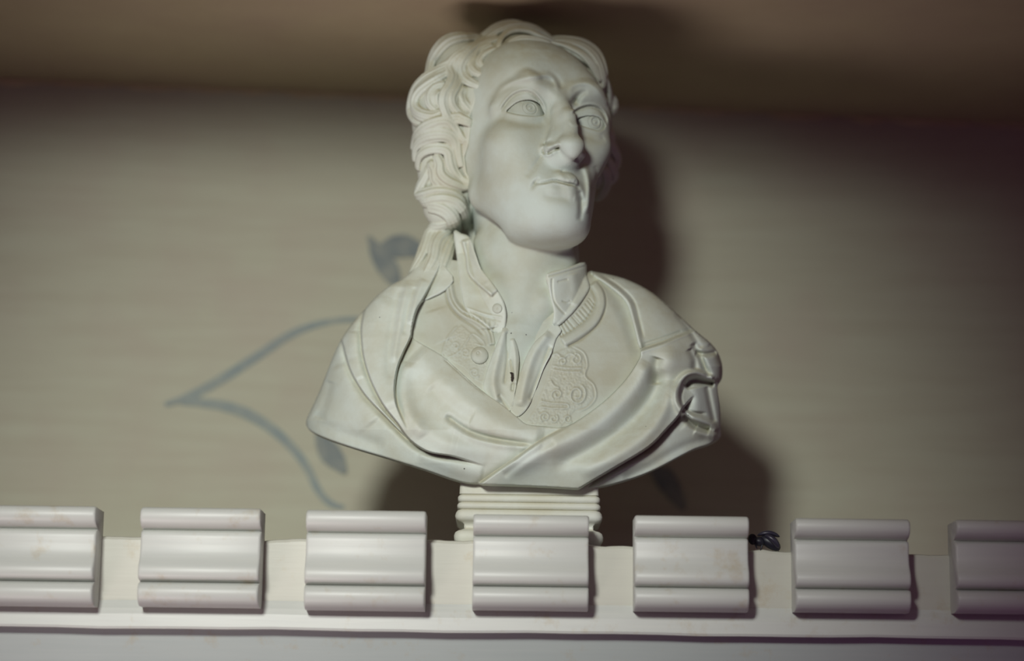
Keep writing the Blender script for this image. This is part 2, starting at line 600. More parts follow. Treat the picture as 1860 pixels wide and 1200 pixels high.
def eye_mesh(s):
    c = eye_center(s)
    R = EYE_R
    tx, ty = EYES[s]['iris']
    t = pix(tx, ty, c[2] + R * 0.9)
    g = np.array([t[0] - c[0], t[1] - c[1], 0]) / R
    g[2] = math.sqrt(max(0.05, 1 - g[0] ** 2 - g[1] ** 2))
    g /= np.linalg.norm(g)
    e1 = np.cross((0, 1, 0), g); e1 /= np.linalg.norm(e1)
    e2 = np.cross(g, e1)
    nr, na = 120, 96
    rho = np.linspace(0.05, 52, nr)
    sg = lambda x, w: 1 / (1 + np.exp(-x / w))
    disp = -1.5 * np.exp(-((rho - 13.8) / 0.9) ** 2) - 2.4 * sg(rho - 2.6, .25) * sg(7.6 - rho, .3) + 0.6 * np.exp(-((rho - 9.0) / 1.0) ** 2) - 0.9 * np.exp(-(rho / 0.9) ** 2)
    V = []
    for i in range(nr):
        th = rho[i] / R
        for j in range(na):
            a = 2 * math.pi * j / na
            d = math.cos(th) * g + math.sin(th) * (math.cos(a) * e1 + math.sin(a) * e2)
            V.append(c + d * (R + disp[i] * (0.75 + 0.4 * math.sin(a + 0.8))))
    F = [(i * na + j, i * na + (j + 1) % na, (i + 1) * na + (j + 1) % na, (i + 1) * na + j) for i in range(nr - 1) for j in range(na)]
    return np.array(V), np.array(F)
# ------------------------------------------------------------------ the hair: one mass, then every wavy lock as a bundle of strands
LOCKS = [  # pixel path, width, strands, lift
    ([(872, 62), (845, 68), (818, 76), (800, 92), (787, 114), (778, 142)], 26, 5, 2),
    ([(905, 56), (880, 70), (858, 90), (838, 106), (815, 123), (795, 137), (775, 149), (759, 165), (751, 185), (749, 205), (757, 222), (772, 229)], 15, 4, 5),
    ([(840, 112), (812, 136), (790, 152), (770, 167), (760, 182), (759, 200), (770, 213), (790, 218), (806, 210)], 17, 4, 3),
    ([(808, 158), (792, 164), (783, 178), (785, 195), (796, 207)], 12, 3, 0),
    ([(800, 172), (793, 182), (796, 196)], 8, 2, 0),
    ([(902, 65), (870, 80), (845, 97), (827, 113), (820, 130), (821, 150), (817, 165), (810, 178), (807, 195), (811, 212), (819, 222), (835, 222), (850, 229)], 12, 3, 8),
    ([(834, 132), (833, 153), (827, 169), (821, 185), (823, 200), (836, 212), (852, 219)], 15, 4, 5),
    ([(843, 165), (838, 180), (843, 193), (856, 207)], 12, 3, 3),
    ([(906, 71), (880, 83), (855, 97), (840, 115), (836, 130), (843, 145), (857, 156), (872, 164)], 14, 4, 7),
    ([(893, 82), (870, 95), (858, 112), (859, 128), (867, 138), (879, 145)], 15, 4, 4),
    ([(900, 92), (882, 104), (874, 118), (878, 130)], 10, 3, 2),
    ([(811, 226), (825, 221), (840, 222), (852, 231), (857, 243)], 12, 2, 9),
    ([(752, 270), (760, 252), (775, 238), (795, 229), (812, 227), (823, 236), (836, 250), (846, 262)], 14, 3, 6),
    ([(756, 292), (762, 268), (778, 252), (800, 247), (818, 251), (829, 266), (834, 288), (838, 305)], 17, 4, 7),
    ([(762, 307), (768, 286), (785, 275), (802, 273), (815, 280), (818, 296), (823, 312), (838, 325), (855, 334)], 13, 4, 10),
    ([(795, 285), (801, 300), (803, 318), (816, 332), (835, 339), (851, 340)], 16, 4, 8),
    ([(783, 298), (791, 312), (794, 330), (804, 342)], 13, 3, 4),
    ([(781, 308), (775, 325), (768, 341), (766, 353), (777, 352), (797, 348), (820, 351), (838, 365), (848, 392)], 13, 3, 6),
    ([(766, 356), (776, 365), (796, 361), (816, 363), (833, 374), (844, 396), (847, 416)], 15, 4, 8),
    ([(771, 371), (790, 373), (808, 377), (823, 389), (829, 406), (833, 420)], 12, 3, 6),
    ([(781, 381), (798, 384), (813, 392), (820, 405), (821, 420), (820, 433), (829, 447)], 10, 3, 6),
    ([(850, 335), (853, 355), (853, 380), (851, 405), (852, 425)], 9, 2, 2),
    ([(812, 408), (797, 412), (784, 425), (777, 445), (766, 472), (748, 500)], 18, 4, 3),
    ([(817, 414), (803, 430), (794, 450), (789, 476), (772, 508)], 18, 4, 3),
    ([(822, 428), (815, 450), (809, 475), (800, 510)], 14, 3, 3),
    ([(828, 446), (832, 466), (834, 490), (828, 508)], 9, 2, 3),
    # crown and the parting
    ([(1002, 64), (976, 52), (950, 47), (925, 50), (900, 59), (876, 73)], 15, 4, 5),
    ([(985, 55), (960, 45), (932, 38), (906, 44), (885, 56), (868, 64)], 13, 3, 3),
    ([(1003, 74), (980, 69), (962, 61), (942, 58), (924, 63), (911, 76), (906, 92)], 9, 3, 7),
    ([(924, 82), (945, 75), (972, 76), (1000, 80)], 11, 3, 3),
    ([(1003, 76), (1030, 84), (1055, 98), (1075, 117), (1091, 142)], 11, 3, 4),
    ([(1008, 69), (1040, 76), (1065, 88), (1083, 108), (1094, 135), (1098, 152)], 14, 4, 3),
    ([(1003, 63), (1030, 67), (1060, 74), (1083, 90), (1096, 116), (1101, 140)], 12, 3, 4),
    ([(1098, 130), (1104, 150), (1109, 170), (1113, 188)], 9, 3, 4),
    ([(1111, 162), (1118, 178), (1117, 197)], 9, 2, 4),
    ([(1107, 215), (1110, 235), (1117, 252)], 10, 3, 2),
    ([(1106, 245), (1115, 262), (1123, 281), (1120, 302)], 15, 4, 4),
    ([(1108, 282), (1112, 300), (1118, 313), (1110, 326)], 10, 3, 4),
    ([(1100, 300), (1105, 320), (1098, 342), (1088, 356)], 12, 3, 3),
]
FACE_EDGE = [(846, 540), (850, 425), (853, 400), (852, 345), (858, 330), (848, 312), (845, 285), (853, 262), (856, 238), (855, 215), (866, 185),
             (878, 158), (882, 140), (893, 118), (907, 98), (926, 84), (985, 77), (1010, 79), (1040, 90), (1073, 114), (1094, 146), (1105, 182),
             (1108, 240), (1110, 290), (1098, 340), (1080, 395), (1066, 430), (1066, 540)]


def build_hair():
    v = Vol((-218, 60, -460), (228, 640, 20), 1.45, pad=10)
    v.ell(h2v((0, 27, -90)), (160, 194, 198), 4, M=HM.T)
    v.ell(pix(930, 122, -215), (96, 82, 110), 10)
    v.ell(pix(1020, 152, -205), (87, 86, 102), 10)
    v.ell(pix(808, 215, -130), (62, 97, 88), 14)
    v.ell(pix(835, 130, -170), (56, 66, 90), 12)
    v.cap(pix(806, 290, -112), pix(808, 375, -104), 53, 41, 12)
    v.cap(pix(806, 375, -106), pix(802, 410, -112), 34, 16, 6)
    v.cap(pix(800, 436, -116), pix(786, 506, -92), 24, 44, 8)
    v.cap(pix(1078, 255, -225), pix(1084, 315, -215), 40, 30, 10)
    v.cap(pix(905, 380, -285), pix(905, 500, -190), 95, 80, 20)      # at the nape
    poly = pix(*np.array(FACE_EDGE, float).T, -60.0)[:, :2]
    lo = [poly[:, 0].min() - 12, poly[:, 1].min() - 12, -150]
    hi = [poly[:, 0].max() + 12, poly[:, 1].max() + 12, 20]

    def prism(X, Y, Z):
        d2 = poly_sd(X[:, :, 0], Y[:, :, 0], poly)[:, :, None]
        return np.maximum(-d2, -148 - Z).astype(np.float32)
    v.apply(lo, hi, prism, 6, 'sub')
    # depth of the mass seen from the front, for laying the locks on it
    ins = v.F < 0
    nz = v.n[2]
    front = nz - 1 - np.argmax(ins[:, :, ::-1], axis=2)
    has = ins.any(2)
    zf = np.where(has, v.lo[2] + front * v.h, -1e3)
    for _ in range(34):                                             # carry the limb's depth outwards
        nb = np.stack([np.roll(zf, s, a) for a in (0, 1) for s in (1, -1)])
        ok = nb > -900
        m = (zf < -900) & ok.any(0)
        zf[m] = ((np.where(ok, nb, 0).sum(0) / np.maximum(ok.sum(0), 1))[m]) - 2.0
    for _ in range(6):
        zf = (zf * 2 + np.roll(zf, 1, 0) + np.roll(zf, -1, 0) + np.roll(zf, 1, 1) + np.roll(zf, -1, 1)) / 6
    gx, gy = np.gradient(zf, v.h)

    def on(p):
        i = np.clip(((p[:, 0] - v.lo[0]) / v.h), 1, v.n[0] - 2).astype(int)
        j = np.clip(((p[:, 1] - v.lo[1]) / v.h), 1, v.n[1] - 2).astype(int)
        n = np.stack([-gx[i, j], -gy[i, j], np.ones(len(i))], 1)
        n /= np.linalg.norm(n, axis=1)[:, None]
        return zf[i, j], n
    rng = np.random.default_rng(4)

    def lay(C, nrm, w, ns, lift, taper=True):
        n = len(C)
        s = np.linspace(0, 1, n)
        T = np.gradient(C, axis=0); T /= np.linalg.norm(T, axis=1)[:, None] + 1e-9
        B = np.cross(T, nrm); B /= np.linalg.norm(B, axis=1)[:, None] + 1e-9
        wid = w * (0.35 + 0.65 * np.sin(np.pi * np.clip(s * 0.86 + 0.10, 0, 1)) ** 0.7) if taper else np.full(n, w)
        ph = rng.uniform(0, 6.28)
        for j in range(ns):
            q = (j + 0.5) / ns * 2 - 1 if ns > 1 else 0
            off = B * (q * wid * 0.5)[:, None]
            up = (lift + w * 0.30 * (1 - q * q) + rng.uniform(-1.2, 1.2)) * np.sin(np.pi * np.clip(s * 0.9 + 0.05, 0, 1)) ** 0.5 - 1.0
            P = C + off + nrm * up[:, None] + B * (0.6 * np.sin(s * 9 + ph + j))[:, None]
            r = wid / ns * 0.66 + 0.3
            for i in range(n - 1):
                v.cap(P[i], P[i + 1], r[i], r[i + 1], 0)
    v.pad = 4
    for pts, w, ns, lift in LOCKS:
        w, lift = w * 1.5, lift * 0.75
        ns = max(2, int(round(w / 6.2)))
        p = pix(*np.array(pts, float).T, -110.0)
        p2 = resample(p[:, :2], 4)
        z, nrm = on(p2)
        k = np.ones(5) / 5
        z = np.convolve(np.pad(z, 2, 'edge'), k, 'valid')
        nrm = np.stack([np.convolve(np.pad(nrm[:, a], 2, 'edge'), k, 'valid') for a in range(3)], 1)
        nrm /= np.linalg.norm(nrm, axis=1)[:, None]
        lay(np.c_[p2, z], nrm, w, ns, lift)
    # the back of the head, away from the camera: long waves falling from the crown
    c = h2v((0, 27, -90)); rad = np.array([160, 194, 198.0])
    for a in np.linspace(-150, 150, 15):
        t = np.linspace(0.22, 1.95, 26)
        az = math.radians(180 + a * 0.62) + 0.10 * np.sin(t * 7 + a)
        d = np.stack([np.sin(t) * np.sin(az), np.cos(t), np.sin(t) * np.cos(az)], 1)
        C = (d * rad) @ HM.T + c
        nrm = (d / rad) @ HM.T; nrm /= np.linalg.norm(nrm, axis=1)[:, None]
        lay(C, nrm, 30, 5, 2)
    F = v.F
    for a in range(3):                                              # soften the strands as worn plaster is
        F = (F + 0.3 * np.roll(F, 1, a) + 0.3 * np.roll(F, -1, a)) / 1.6
    v.F = F
    return v.mesh()


def poly_sd(X, Y, P):
    """signed distance to a closed polygon, positive inside"""
    X, Y = np.broadcast_arrays(X, Y)
    D = np.full(X.shape, 1e12); W = np.zeros(X.shape, bool)
    n = len(P)
    for i in range(n):
        ax, ay = P[i]; ex, ey = P[(i + 1) % n] - P[i]
        t = np.clip(((X - ax) * ex + (Y - ay) * ey) / max(ex * ex + ey * ey, 1e-9), 0, 1)
        D = np.minimum(D, (X - ax - t * ex) ** 2 + (Y - ay - t * ey) ** 2)
        by = ay + ey
        c = (ay <= Y) != (by <= Y)
        xs = ax + (Y - ay) * ex / (ey if abs(ey) > 1e-9 else 1e-9)
        W ^= c & (X < xs)
    D = np.sqrt(D)
    return np.where(W, D, -D)
# ------------------------------------------------------------------ the draped chest: relief built up in layers, each closed at its rim
ST = 1.25
TX = np.arange(535, 1336, ST); TY = np.arange(405, 905, ST)
GX, GY = np.meshgrid(TX, TY, indexing='ij')
A_ = lambda p: np.array(p, float)


def curve(pts, sub=6):
    return resample(A_(pts), sub)


def closed(pts, sub=4):
    p = A_(pts); n = len(p)
    q = np.concatenate([p[-2:], p, p[:2]])
    r = resample(q, sub)
    return r[2 * sub:(2 + n) * sub]


def win(P, m):
    i = np.searchsorted(TX, [P[:, 0].min() - m, P[:, 0].max() + m]); j = np.searchsorted(TY, [P[:, 1].min() - m, P[:, 1].max() + m])
    return slice(i[0], i[1]), slice(j[0], j[1])


def ramp01(x):
    x = np.clip(x, 0, 1)
    return x * x * (3 - 2 * x)


def ends(t, n, a, b):
    s = t / max(n - 1, 1)
    return (np.clip(s / a, 0, 1) if a > 0 else 1) * (np.clip((1 - s) / b, 0, 1) if b > 0 else 1)


def ridge(H, pts, amp, sig, power=2.0, ta=0.12, tb=0.12, sub=6):
    P = curve(pts, sub)
    am = np.broadcast_to(np.asarray(amp, float), (len(pts),)); sg = np.broadcast_to(np.asarray(sig, float), (len(pts),))
    w = win(P, 3.2 * sg.max())
    d, t = poly_dist(GX[w], GY[w], P)
    k = np.linspace(0, len(P) - 1, len(pts))
    a = np.interp(t, k, am) * ramp01(ends(t, len(P), ta, tb)); s = np.interp(t, k, sg)
    H[w] += a * np.exp(-(d / s) ** power)


def step(H, pts, h, L, side=1, soft=1.6, ta=0.15, tb=0.15, foot=0.0, lip=0.0):
    """the cloth on one side of the line lies h higher and falls back over a distance L"""
    P = curve(pts)
    w = win(P, 3 * L)
    d, t, s = poly_dist(GX[w], GY[w], P, True)
    d = d * s * side
    e = ramp01(ends(t, len(P), ta, tb))
    up = ramp01((d + soft) / (2 * soft)) * np.exp(-(np.maximum(d, 0) / L) ** 1.5)
    lo = (1 - ramp01((d + soft) / (2 * soft))) * np.exp(-(np.minimum(d, 0) / 7.0) ** 2)
    li = np.exp(-((d - 3.5) / 2.6) ** 2)
    H[w] += e * (h * up - foot * lo + lip * li)


def plate(H, poly, h, soft, rnd=0.0):
    P = A_(poly)
    w = win(P, soft + 3)
    d = poly_sd(GX[w], GY[w], P)
    k = ramp01((d + soft * 0.5) / soft)
    if rnd > 0:
        k = k * (0.35 + 0.65 * np.sqrt(np.clip(1 - (1 - np.clip(d / rnd, 0, 1)) ** 2, 0, 1)))
    H[w] += h * k


def bump(H, x, y, rx, ry, h, power=2.0):
    H += h * np.exp(-(((GX - x) / rx) ** 2 + ((GY - y) / ry) ** 2) ** (power / 2))


LEFT = [(745, 494), (728, 508), (705, 520), (680, 541), (660, 564), (640, 586), (622, 612), (607, 642), (592, 680), (578, 715), (564, 745), (556, 764)]
BOT = [(560, 778), (585, 792), (640, 811), (700, 829), (770, 851), (838, 874), (880, 878), (930, 880), (1000, 883), (1058, 886), (1100, 881), (1150, 867), (1190, 851),
       (1232, 829), (1262, 814), (1290, 805)]
RIGHT = [(1309, 793), (1309, 778), (1308, 740), (1303, 702), (1311, 688), (1312, 665), (1304, 640), (1290, 622), (1262, 599), (1232, 571), (1205, 547), (1175, 525),
         (1135, 506), (1100, 497), (1068, 491)]
OUTLINE = LEFT + BOT + RIGHT + [(1000, 476), (850, 476), (775, 464)]


def base_height():
    l = A_(LEFT[::-1]); r = A_(RIGHT)
    xl = np.interp(GY, A_(LEFT)[:, 1], A_(LEFT)[:, 0])
    ry = A_([(1068, 491), (1100, 497), (1135, 506), (1175, 525), (1205, 547), (1232, 571), (1262, 599), (1290, 622), (1304, 640), (1311, 665), (1311, 760)])
    xr = np.interp(GY, ry[:, 1], ry[:, 0])
    xl = np.where(GY < 494, 745 + (494 - GY), xl); xr = np.where(GY < 491, 1068 - (491 - GY) * 0.2, xr)
    u = np.clip((GX - (xl + xr) / 2) / ((xr - xl) / 2), -1, 1)
    amp = np.interp(GY, [460, 500, 560, 640, 700, 780, 840, 890], [26, 52, 92, 138, 168, 200, 204, 198])
    H = -92 + amp * (1 - np.abs(u) ** 2.3) ** 0.55
    H -= 26 * np.clip((GY - 800) / 88, 0, 1) ** 2
    return H


def bil(H, x, y):
    i = np.clip((x - TX[0]) / ST, 0, len(TX) - 1.001); j = np.clip((y - TY[0]) / ST, 0, len(TY) - 1.001)
    a = i.astype(int); b = j.astype(int); f = i - a; g = j - b
    return (H[a, b] * (1 - f) * (1 - g) + H[a + 1, b] * f * (1 - g) + H[a, b + 1] * (1 - f) * g + H[a + 1, b + 1] * f * g)


def shell(H, poly, rim, back=None, hole=None, sub=3):
    """a sheet z = H over the polygon, its rim carried back by 'rim' units (a list makes rings: (depth, shrink, rise))"""
    P = closed(poly, sub) if sub > 1 else A_(poly)
    sd = poly_sd(GX, GY, P)
    if hole is not None:
        sd = np.minimum(sd, -poly_sd(GX, GY, A_(hole)))
    pos = sd > 0.15 * ST
    cell = pos[:-1, :-1] & pos[1:, :-1] & pos[:-1, 1:] & pos[1:, 1:]
    use = np.zeros(sd.shape, bool)
    use[:-1, :-1] |= cell; use[1:, :-1] |= cell; use[:-1, 1:] |= cell; use[1:, 1:] |= cell
    full = np.zeros(sd.shape, int)
    full[:-1, :-1] += cell; full[1:, :-1] += cell; full[:-1, 1:] += cell; full[1:, 1:] += cell
    edge = use & (full < 4) & (sd < 2.4 * ST)
    gx, gy = np.gradient(sd, ST)
    gl = np.maximum(np.hypot(gx, gy), 0.5)
    out = np.where(edge, -sd, 0)
    X = GX + out * gx / gl ** 2; Y = GY + out * gy / gl ** 2
    Z = bil(H, X, Y)
    idx = np.full(sd.shape, -1, np.int64); idx[use] = np.arange(use.sum())
    V = pix(X[use], Y[use], Z[use])
    c = np.argwhere(cell)
    i, j = c[:, 0], c[:, 1]
    F = np.stack([idx[i, j], idx[i, j + 1], idx[i + 1, j + 1], idx[i + 1, j]], 1)
    E = np.concatenate([F[:, [k, (k + 1) % 4]] for k in range(4)])
    key = np.sort(E, 1); key = key[:, 0] * (len(V) + 1) + key[:, 1]
    _, first, cnt = np.unique(key, return_index=True, return_counts=True)
    B = E[first[cnt == 1]]
    bv = np.unique(B)
    m = np.full(len(V), -1); m[bv] = np.arange(len(bv))
    cur = bv.copy(); VV = [V]; FF = [F]
    n0 = len(V)
    wy = np.array([0, -math.sin(PITCH), -math.cos(PITCH)])
    base = V[bv]; cen = base.mean(0)
    for dep, shrink, rise in (rim if isinstance(rim, list) else [(rim, 0, 0)]):
        q = base.copy()
        q[:, :2] += (cen[:2] - q[:, :2]) * shrink
        q = q + wy * dep
        q[:, 1] += rise * np.clip((cen[1] - base[:, 1]) / 150 + 0.3, 0, 1)
        new = n0 + np.arange(len(bv)); n0 += len(bv)
        VV.append(q)
        FF.append(np.stack([B[:, 1] * 0 + cur[m[B[:, 1]]], cur[m[B[:, 0]]], new[m[B[:, 0]]], new[m[B[:, 1]]]], 1))
        cur = new
    if back:
        q = np.array([[cen[0], cen[1], VV[-1][:, 2].mean() - back]])
        VV.append(q)
        FF.append(np.stack([cur[m[B[:, 1]]], cur[m[B[:, 0]]], np.full(len(B), n0), np.full(len(B), n0)], 1))
    return np.concatenate(VV), np.concatenate(FF)


def clean(V, F):
    """split the degenerate quads used for fans"""
    return V, F


# --- the layers
H0 = base_height()
H_COAT = H0.copy()
ridge(H_COAT, [(925, 590), (932, 660), (937, 730)], [-26, -24, -12], [34, 22, 10], ta=0.05)      # open neck
ridge(H_COAT, [(790, 560), (800, 590), (812, 620)], 3, 18)
step(H_COAT, [(1080, 480), (1104, 525), (1124, 565), (1142, 610), (1165, 690)], 7, 40, 1, soft=12, ta=.3, tb=.3)
# coat collar bands
for pts in ([(815, 513), (821, 543), (838, 566), (868, 582), (889, 601), (895, 628)],):
    ridge(H_COAT, pts, 7, 7, 4, 0.05, 0.05)
    ridge(H_COAT, pts, -3, 1.6)
ridge(H_COAT, [(808, 520), (814, 550), (832, 574), (862, 594), (880, 612)], -3.5, 2.0)
RB = [(1078, 512), (1090, 530), (1092, 555), (1078, 583), (1048, 606), (1020, 622)]
ridge(H_COAT, RB, 8, 9, 4, 0.05, 0.05)
ridge(H_COAT, [(1084, 510), (1098, 530), (1100, 558), (1086, 590), (1056, 616), (1030, 630)], -4, 2.0, ta=.05, tb=.05)
ridge(H_COAT, [(1070, 520), (1081, 545), (1068, 575), (1042, 597), (1015, 612)], -3, 1.8)
for k, f in enumerate(np.linspace(0, 1, 13)):                      # gathers between collar and band
    a = curve([(1070, 540), (1052, 562), (1030, 580), (1012, 592)], 8); b = curve([(1082, 556), (1068, 580), (1045, 598), (1020, 613)], 8)
    i = int(f * (len(a) - 1))
    ridge(H_COAT, [tuple(a[i]), tuple((a[i] + b[i]) / 2), tuple(b[i])], -2.6, 1.5, ta=.1, tb=.1)
for k, f in enumerate(np.linspace(0, 1, 9)):
    a = curve([(842, 566), (862, 572), (884, 578), (908, 584)], 8); b = curve([(850, 576), (868, 584), (886, 592), (902, 604)], 8)
    i = int(f * (len(a) - 1))
    ridge(H_COAT, [tuple(a[i]), tuple((a[i] + b[i]) / 2), tuple(b[i])], -1.8, 1.5, ta=.1, tb=.1)


def scroll(H, x, y, r, turns, a0, amp=2.4, sig=1.7, sx=1.0):
    th = np.linspace(0, turns * 2 * math.pi, int(10 * turns) + 4)
    rr = r * (1 - 0.75 * th / th.max())
    ridge(H, list(zip(x + sx * rr * np.cos(a0 + th), y + rr * np.sin(a0 + th))), amp, sig, ta=.03, tb=.03, sub=3)


def braid(H, rows):
    for p in rows:
        ridge(H, p, 2.4, 1.8, ta=.05, tb=.05)


rng = np.random.default_rng(11)
# right front: raised braid between scalloped edges
EMB_R = [(1005, 640), (1035, 628), (1058, 640), (1066, 662), (1064, 682), (1078, 700), (1080, 722), (1066, 738), (1045, 745), (1020, 775), (950, 775), (975, 735), (992, 690)]
EMB_L = [(838, 588), (856, 604), (880, 632), (888, 652), (880, 700), (862, 690), (842, 668), (812, 652), (803, 640), (812, 612)]
for poly in (EMB_R, EMB_L):
    P = A_(poly); w = win(P, 4)
    d = poly_sd(GX[w], GY[w], P)
    nz = rng.normal(size=GX[w].shape)
    for _ in range(2):
        nz = (nz * 2 + np.roll(nz, 1, 0) + np.roll(nz, 1, 1) + np.roll(nz, -1, 0) + np.roll(nz, -1, 1)) / 6
    H_COAT[w] += np.clip(d / 5, 0, 1) * nz * 0.8 + 1.2 * ramp01(d / 3)
ridge(H_COAT, [(1035, 626), (1060, 640), (1067, 662), (1063, 682), (1079, 700), (1082, 722), (1067, 740), (1045, 748)], 2.2, 1.8)
ridge(H_COAT, [(832, 590), (814, 612), (804, 640), (806, 652)], 2.0, 1.6)
ridge(H_COAT, [(806, 652), (832, 640), (848, 620), (858, 606), (876, 618), (879, 628), (860, 622)], 1.8, 1.5)
braid(H_COAT, [[(1004, 664), (1030, 668), (1058, 668)], [(1004, 671), (1030, 675), (1056, 675)], [(980, 728), (1005, 732), (1030, 734), (1030, 741), (1003, 741), (980, 738)],
               [(1000, 690), (1006, 700), (1016, 704)], [(1002, 646), (1012, 642), (1022, 650), (1034, 642), (1046, 646)]])
scroll(H_COAT, 1048, 716, 20, 1.6, -1.2, 2.8, 2.2, 0.85)
scroll(H_COAT, 1012, 716, 11, 1.3, 2.0)
scroll(H_COAT, 1046, 652, 11, 1.3, -1.8)
scroll(H_COAT, 1022, 656, 8, 1.2, 2.6)
scroll(H_COAT, 990, 757, 10, 1.4, 2.0)
scroll(H_COAT, 1006, 760, 8, 1.2, -1.0)
scroll(H_COAT, 1032, 760, 8, 1.2, 0.5)
scroll(H_COAT, 846, 640, 8, 1.3, 1.0, 1.6)
scroll(H_COAT, 828, 628, 7, 1.3, 3.0, 1.6)
scroll(H_COAT, 862, 676, 9, 1.4, 0.5, 1.6)

# --- cloak
H_CL = H0 + 7
E1 = [(570, 470), (598, 550), (622, 622), (628, 646), (640, 680), (664, 718), (698, 754), (726, 783), (742, 800)]
E2 = [(720, 420), (690, 490), (668, 545), (657, 588), (657, 620), (662, 655), (676, 696), (697, 736), (722, 768), (744, 798), (778, 820), (825, 829), (885, 847)]
E3 = [(815, 440), (796, 490), (770, 540), (757, 563), (750, 588), (746, 612), (733, 640), (722, 668), (717, 700), (719, 728), (727, 752), (742, 785)]
E5X = [(1075, 748), (1028, 776), (984, 800), (938, 832), (900, 858), (872, 878), (830, 910), (760, 960)]
E6 = [(1262, 716), (1240, 742), (1232, 756), (1214, 776), (1178, 812), (1114, 851), (1080, 871), (1052, 888), (1010, 915), (930, 970)]
step(H_CL, E1, 15, 70, -1, soft=2.0, ta=0.02, tb=0.2, foot=12, lip=0.0)
step(H_CL, E2, 20, 75, -1, soft=2.0, ta=0.02, tb=0.12, foot=16, lip=0.0)
step(H_CL, E3, 16, 55, 1, soft=2.5, ta=0.25, tb=0.2, foot=14)
# the strap over the far shoulder, pulled into long soft pleats
ridge(H_CL, [(700, 535), (684, 580), (682, 640), (694, 700), (712, 745)], 7, 22)
ridge(H_CL, [(728, 520), (716, 570), (708, 630), (706, 690)], -4, 7)
ridge(H_CL, [(742, 512), (730, 560), (722, 610), (713, 660)], 5, 6)
ridge(H_CL, [(754, 520), (742, 565), (733, 610)], -3, 4)
ridge(H_CL, [(770, 505), (755, 545), (745, 590)], 5, 6)
ridge(H_CL, [(640, 600), (640, 640), (655, 690)], 4, 14)
# sleeve panel
ridge(H_CL, [(600, 690), (590, 730), (578, 762)], -6, 9)
ridge(H_CL, [(566, 752), (590, 772), (640, 792), (700, 812)], -5, 12)
ridge(H_CL, [(612, 660), (640, 720), (680, 770)], 6, 26)
# front band from the left
ridge(H_CL, [(752, 640), (800, 690), (860, 740), (930, 782), (990, 795)], [14, 16, 17, 14, 8], [32, 34, 32, 28, 22], ta=0.08, tb=0.1)
ridge(H_CL, [(738, 655), (734, 700), (742, 745), (770, 795)], 8, 14)
ridge(H_CL, [(808, 752), (846, 780), (900, 797), (972, 806)], [-9, -16, -15, -8], [5, 7, 6, 5])
ridge(H_CL, [(815, 764), (855, 790), (905, 806), (968, 813)], [5, 7, 7, 4], [8, 9, 8, 6])
ridge(H_CL, [(805, 650), (830, 672), (858, 697), (885, 718)], -4, 2.2)
ridge(H_CL, [(780, 700), (830, 745), (860, 760)], -5, 14)
ridge(H_CL, [(750, 760), (800, 800), (870, 820), (940, 822)], 6, 16)
ridge(H_CL, [(760, 820), (820, 848), (880, 860)], 5, 14)
# right band crossing over it
step(H_CL, E5X, 18, 60, -1, soft=3, ta=0.3, tb=0.02, foot=6, lip=0.0)
step(H_CL, E6, 28, 46, 1, soft=2.2, ta=0.12, tb=0.02, foot=20)
ridge(H_CL, [(1178, 655), (1155, 700), (1110, 748), (1050, 790), (980, 822), (910, 862)], [14, 18, 20, 20, 16, 10], [16, 18, 19, 19, 17, 14], ta=.1)
ridge(H_CL, [(1205, 668), (1180, 725), (1140, 770), (1080, 812), (1000, 850)], [-18, -20, -18, -13, -7], [12, 14, 14, 13, 12])
ridge(H_CL, [(1222, 690), (1208, 740), (1172, 790), (1110, 832), (1050, 862)], [14, 16, 15, 13, 9], [12, 14, 15, 15, 14])
ridge(H_CL, [(1010, 800), (960, 830), (912, 866)], -4, 6)
# under the band, right side
ridge(H_CL, [(1130, 872), (1180, 846), (1240, 812), (1290, 796)], -5, 9)
ridge(H_CL, [(1245, 765), (1275, 790), (1300, 795)], 6, 14)
# cape on the shoulder with its stitched hem
step(H_CL, [(1090, 655), (1135, 645), (1172, 633), (1205, 622), (1235, 609), (1258, 600), (1290, 584), (1340, 556)], 24, 50, 1, soft=2.5, ta=0.25, tb=0.05, foot=9, lip=2.0)
ridge(H_CL, [(1168, 624), (1205, 612), (1240, 600)], -2.5, 1.6)
ridge(H_CL, [(1078, 497), (1112, 520), (1140, 546), (1151, 580), (1161, 618), (1165, 634)], 8, 5, ta=.02, tb=.05)
ridge(H_CL, [(1088, 497), (1122, 518), (1150, 545), (1161, 580), (1169, 615)], -3.5, 2.6)
bump(H_CL, 1190, 575, 40, 34, 8)
ridge(H_CL, [(1226, 566), (1248, 592), (1262, 615), (1275, 634)], -6, 5)
ridge(H_CL, [(1240, 574), (1265, 600), (1292, 626)], 6, 7)
# gathered folds at the arm
bump(H_CL, 1218, 655, 24, 26, 20)
ridge(H_CL, [(1196, 648), (1190, 672), (1192, 700)], -12, 9)
ridge(H_CL, [(1252, 632), (1262, 652), (1262, 672)], -10, 6)
bump(H_CL, 1250, 662, 22, 20, 12)
ridge(H_CL, [(1262, 640), (1282, 643), (1302, 640)], -13, 4.5)
plate(H_CL, [(1276, 646), (1300, 640), (1312, 664), (1310, 688), (1294, 694), (1282, 672)], 13, 8, 12)
ridge(H_CL, [(1258, 622), (1274, 652), (1290, 684)], -13, 5)
ridge(H_CL, [(1296, 690), (1280, 681), (1262, 677), (1246, 682), (1234, 696), (1229, 716), (1233, 738), (1248, 754), (1272, 762), (1294, 772), (1302, 782)],
      [10, 16, 20, 21, 21, 20, 18, 17, 15, 12, 6], [5, 6, 6, 6, 7, 7, 7, 7, 7, 6, 5], 2.6, 0.03, 0.03)
ridge(H_CL, [(1244, 703), (1258, 692), (1278, 694), (1298, 697)], -28, 5)
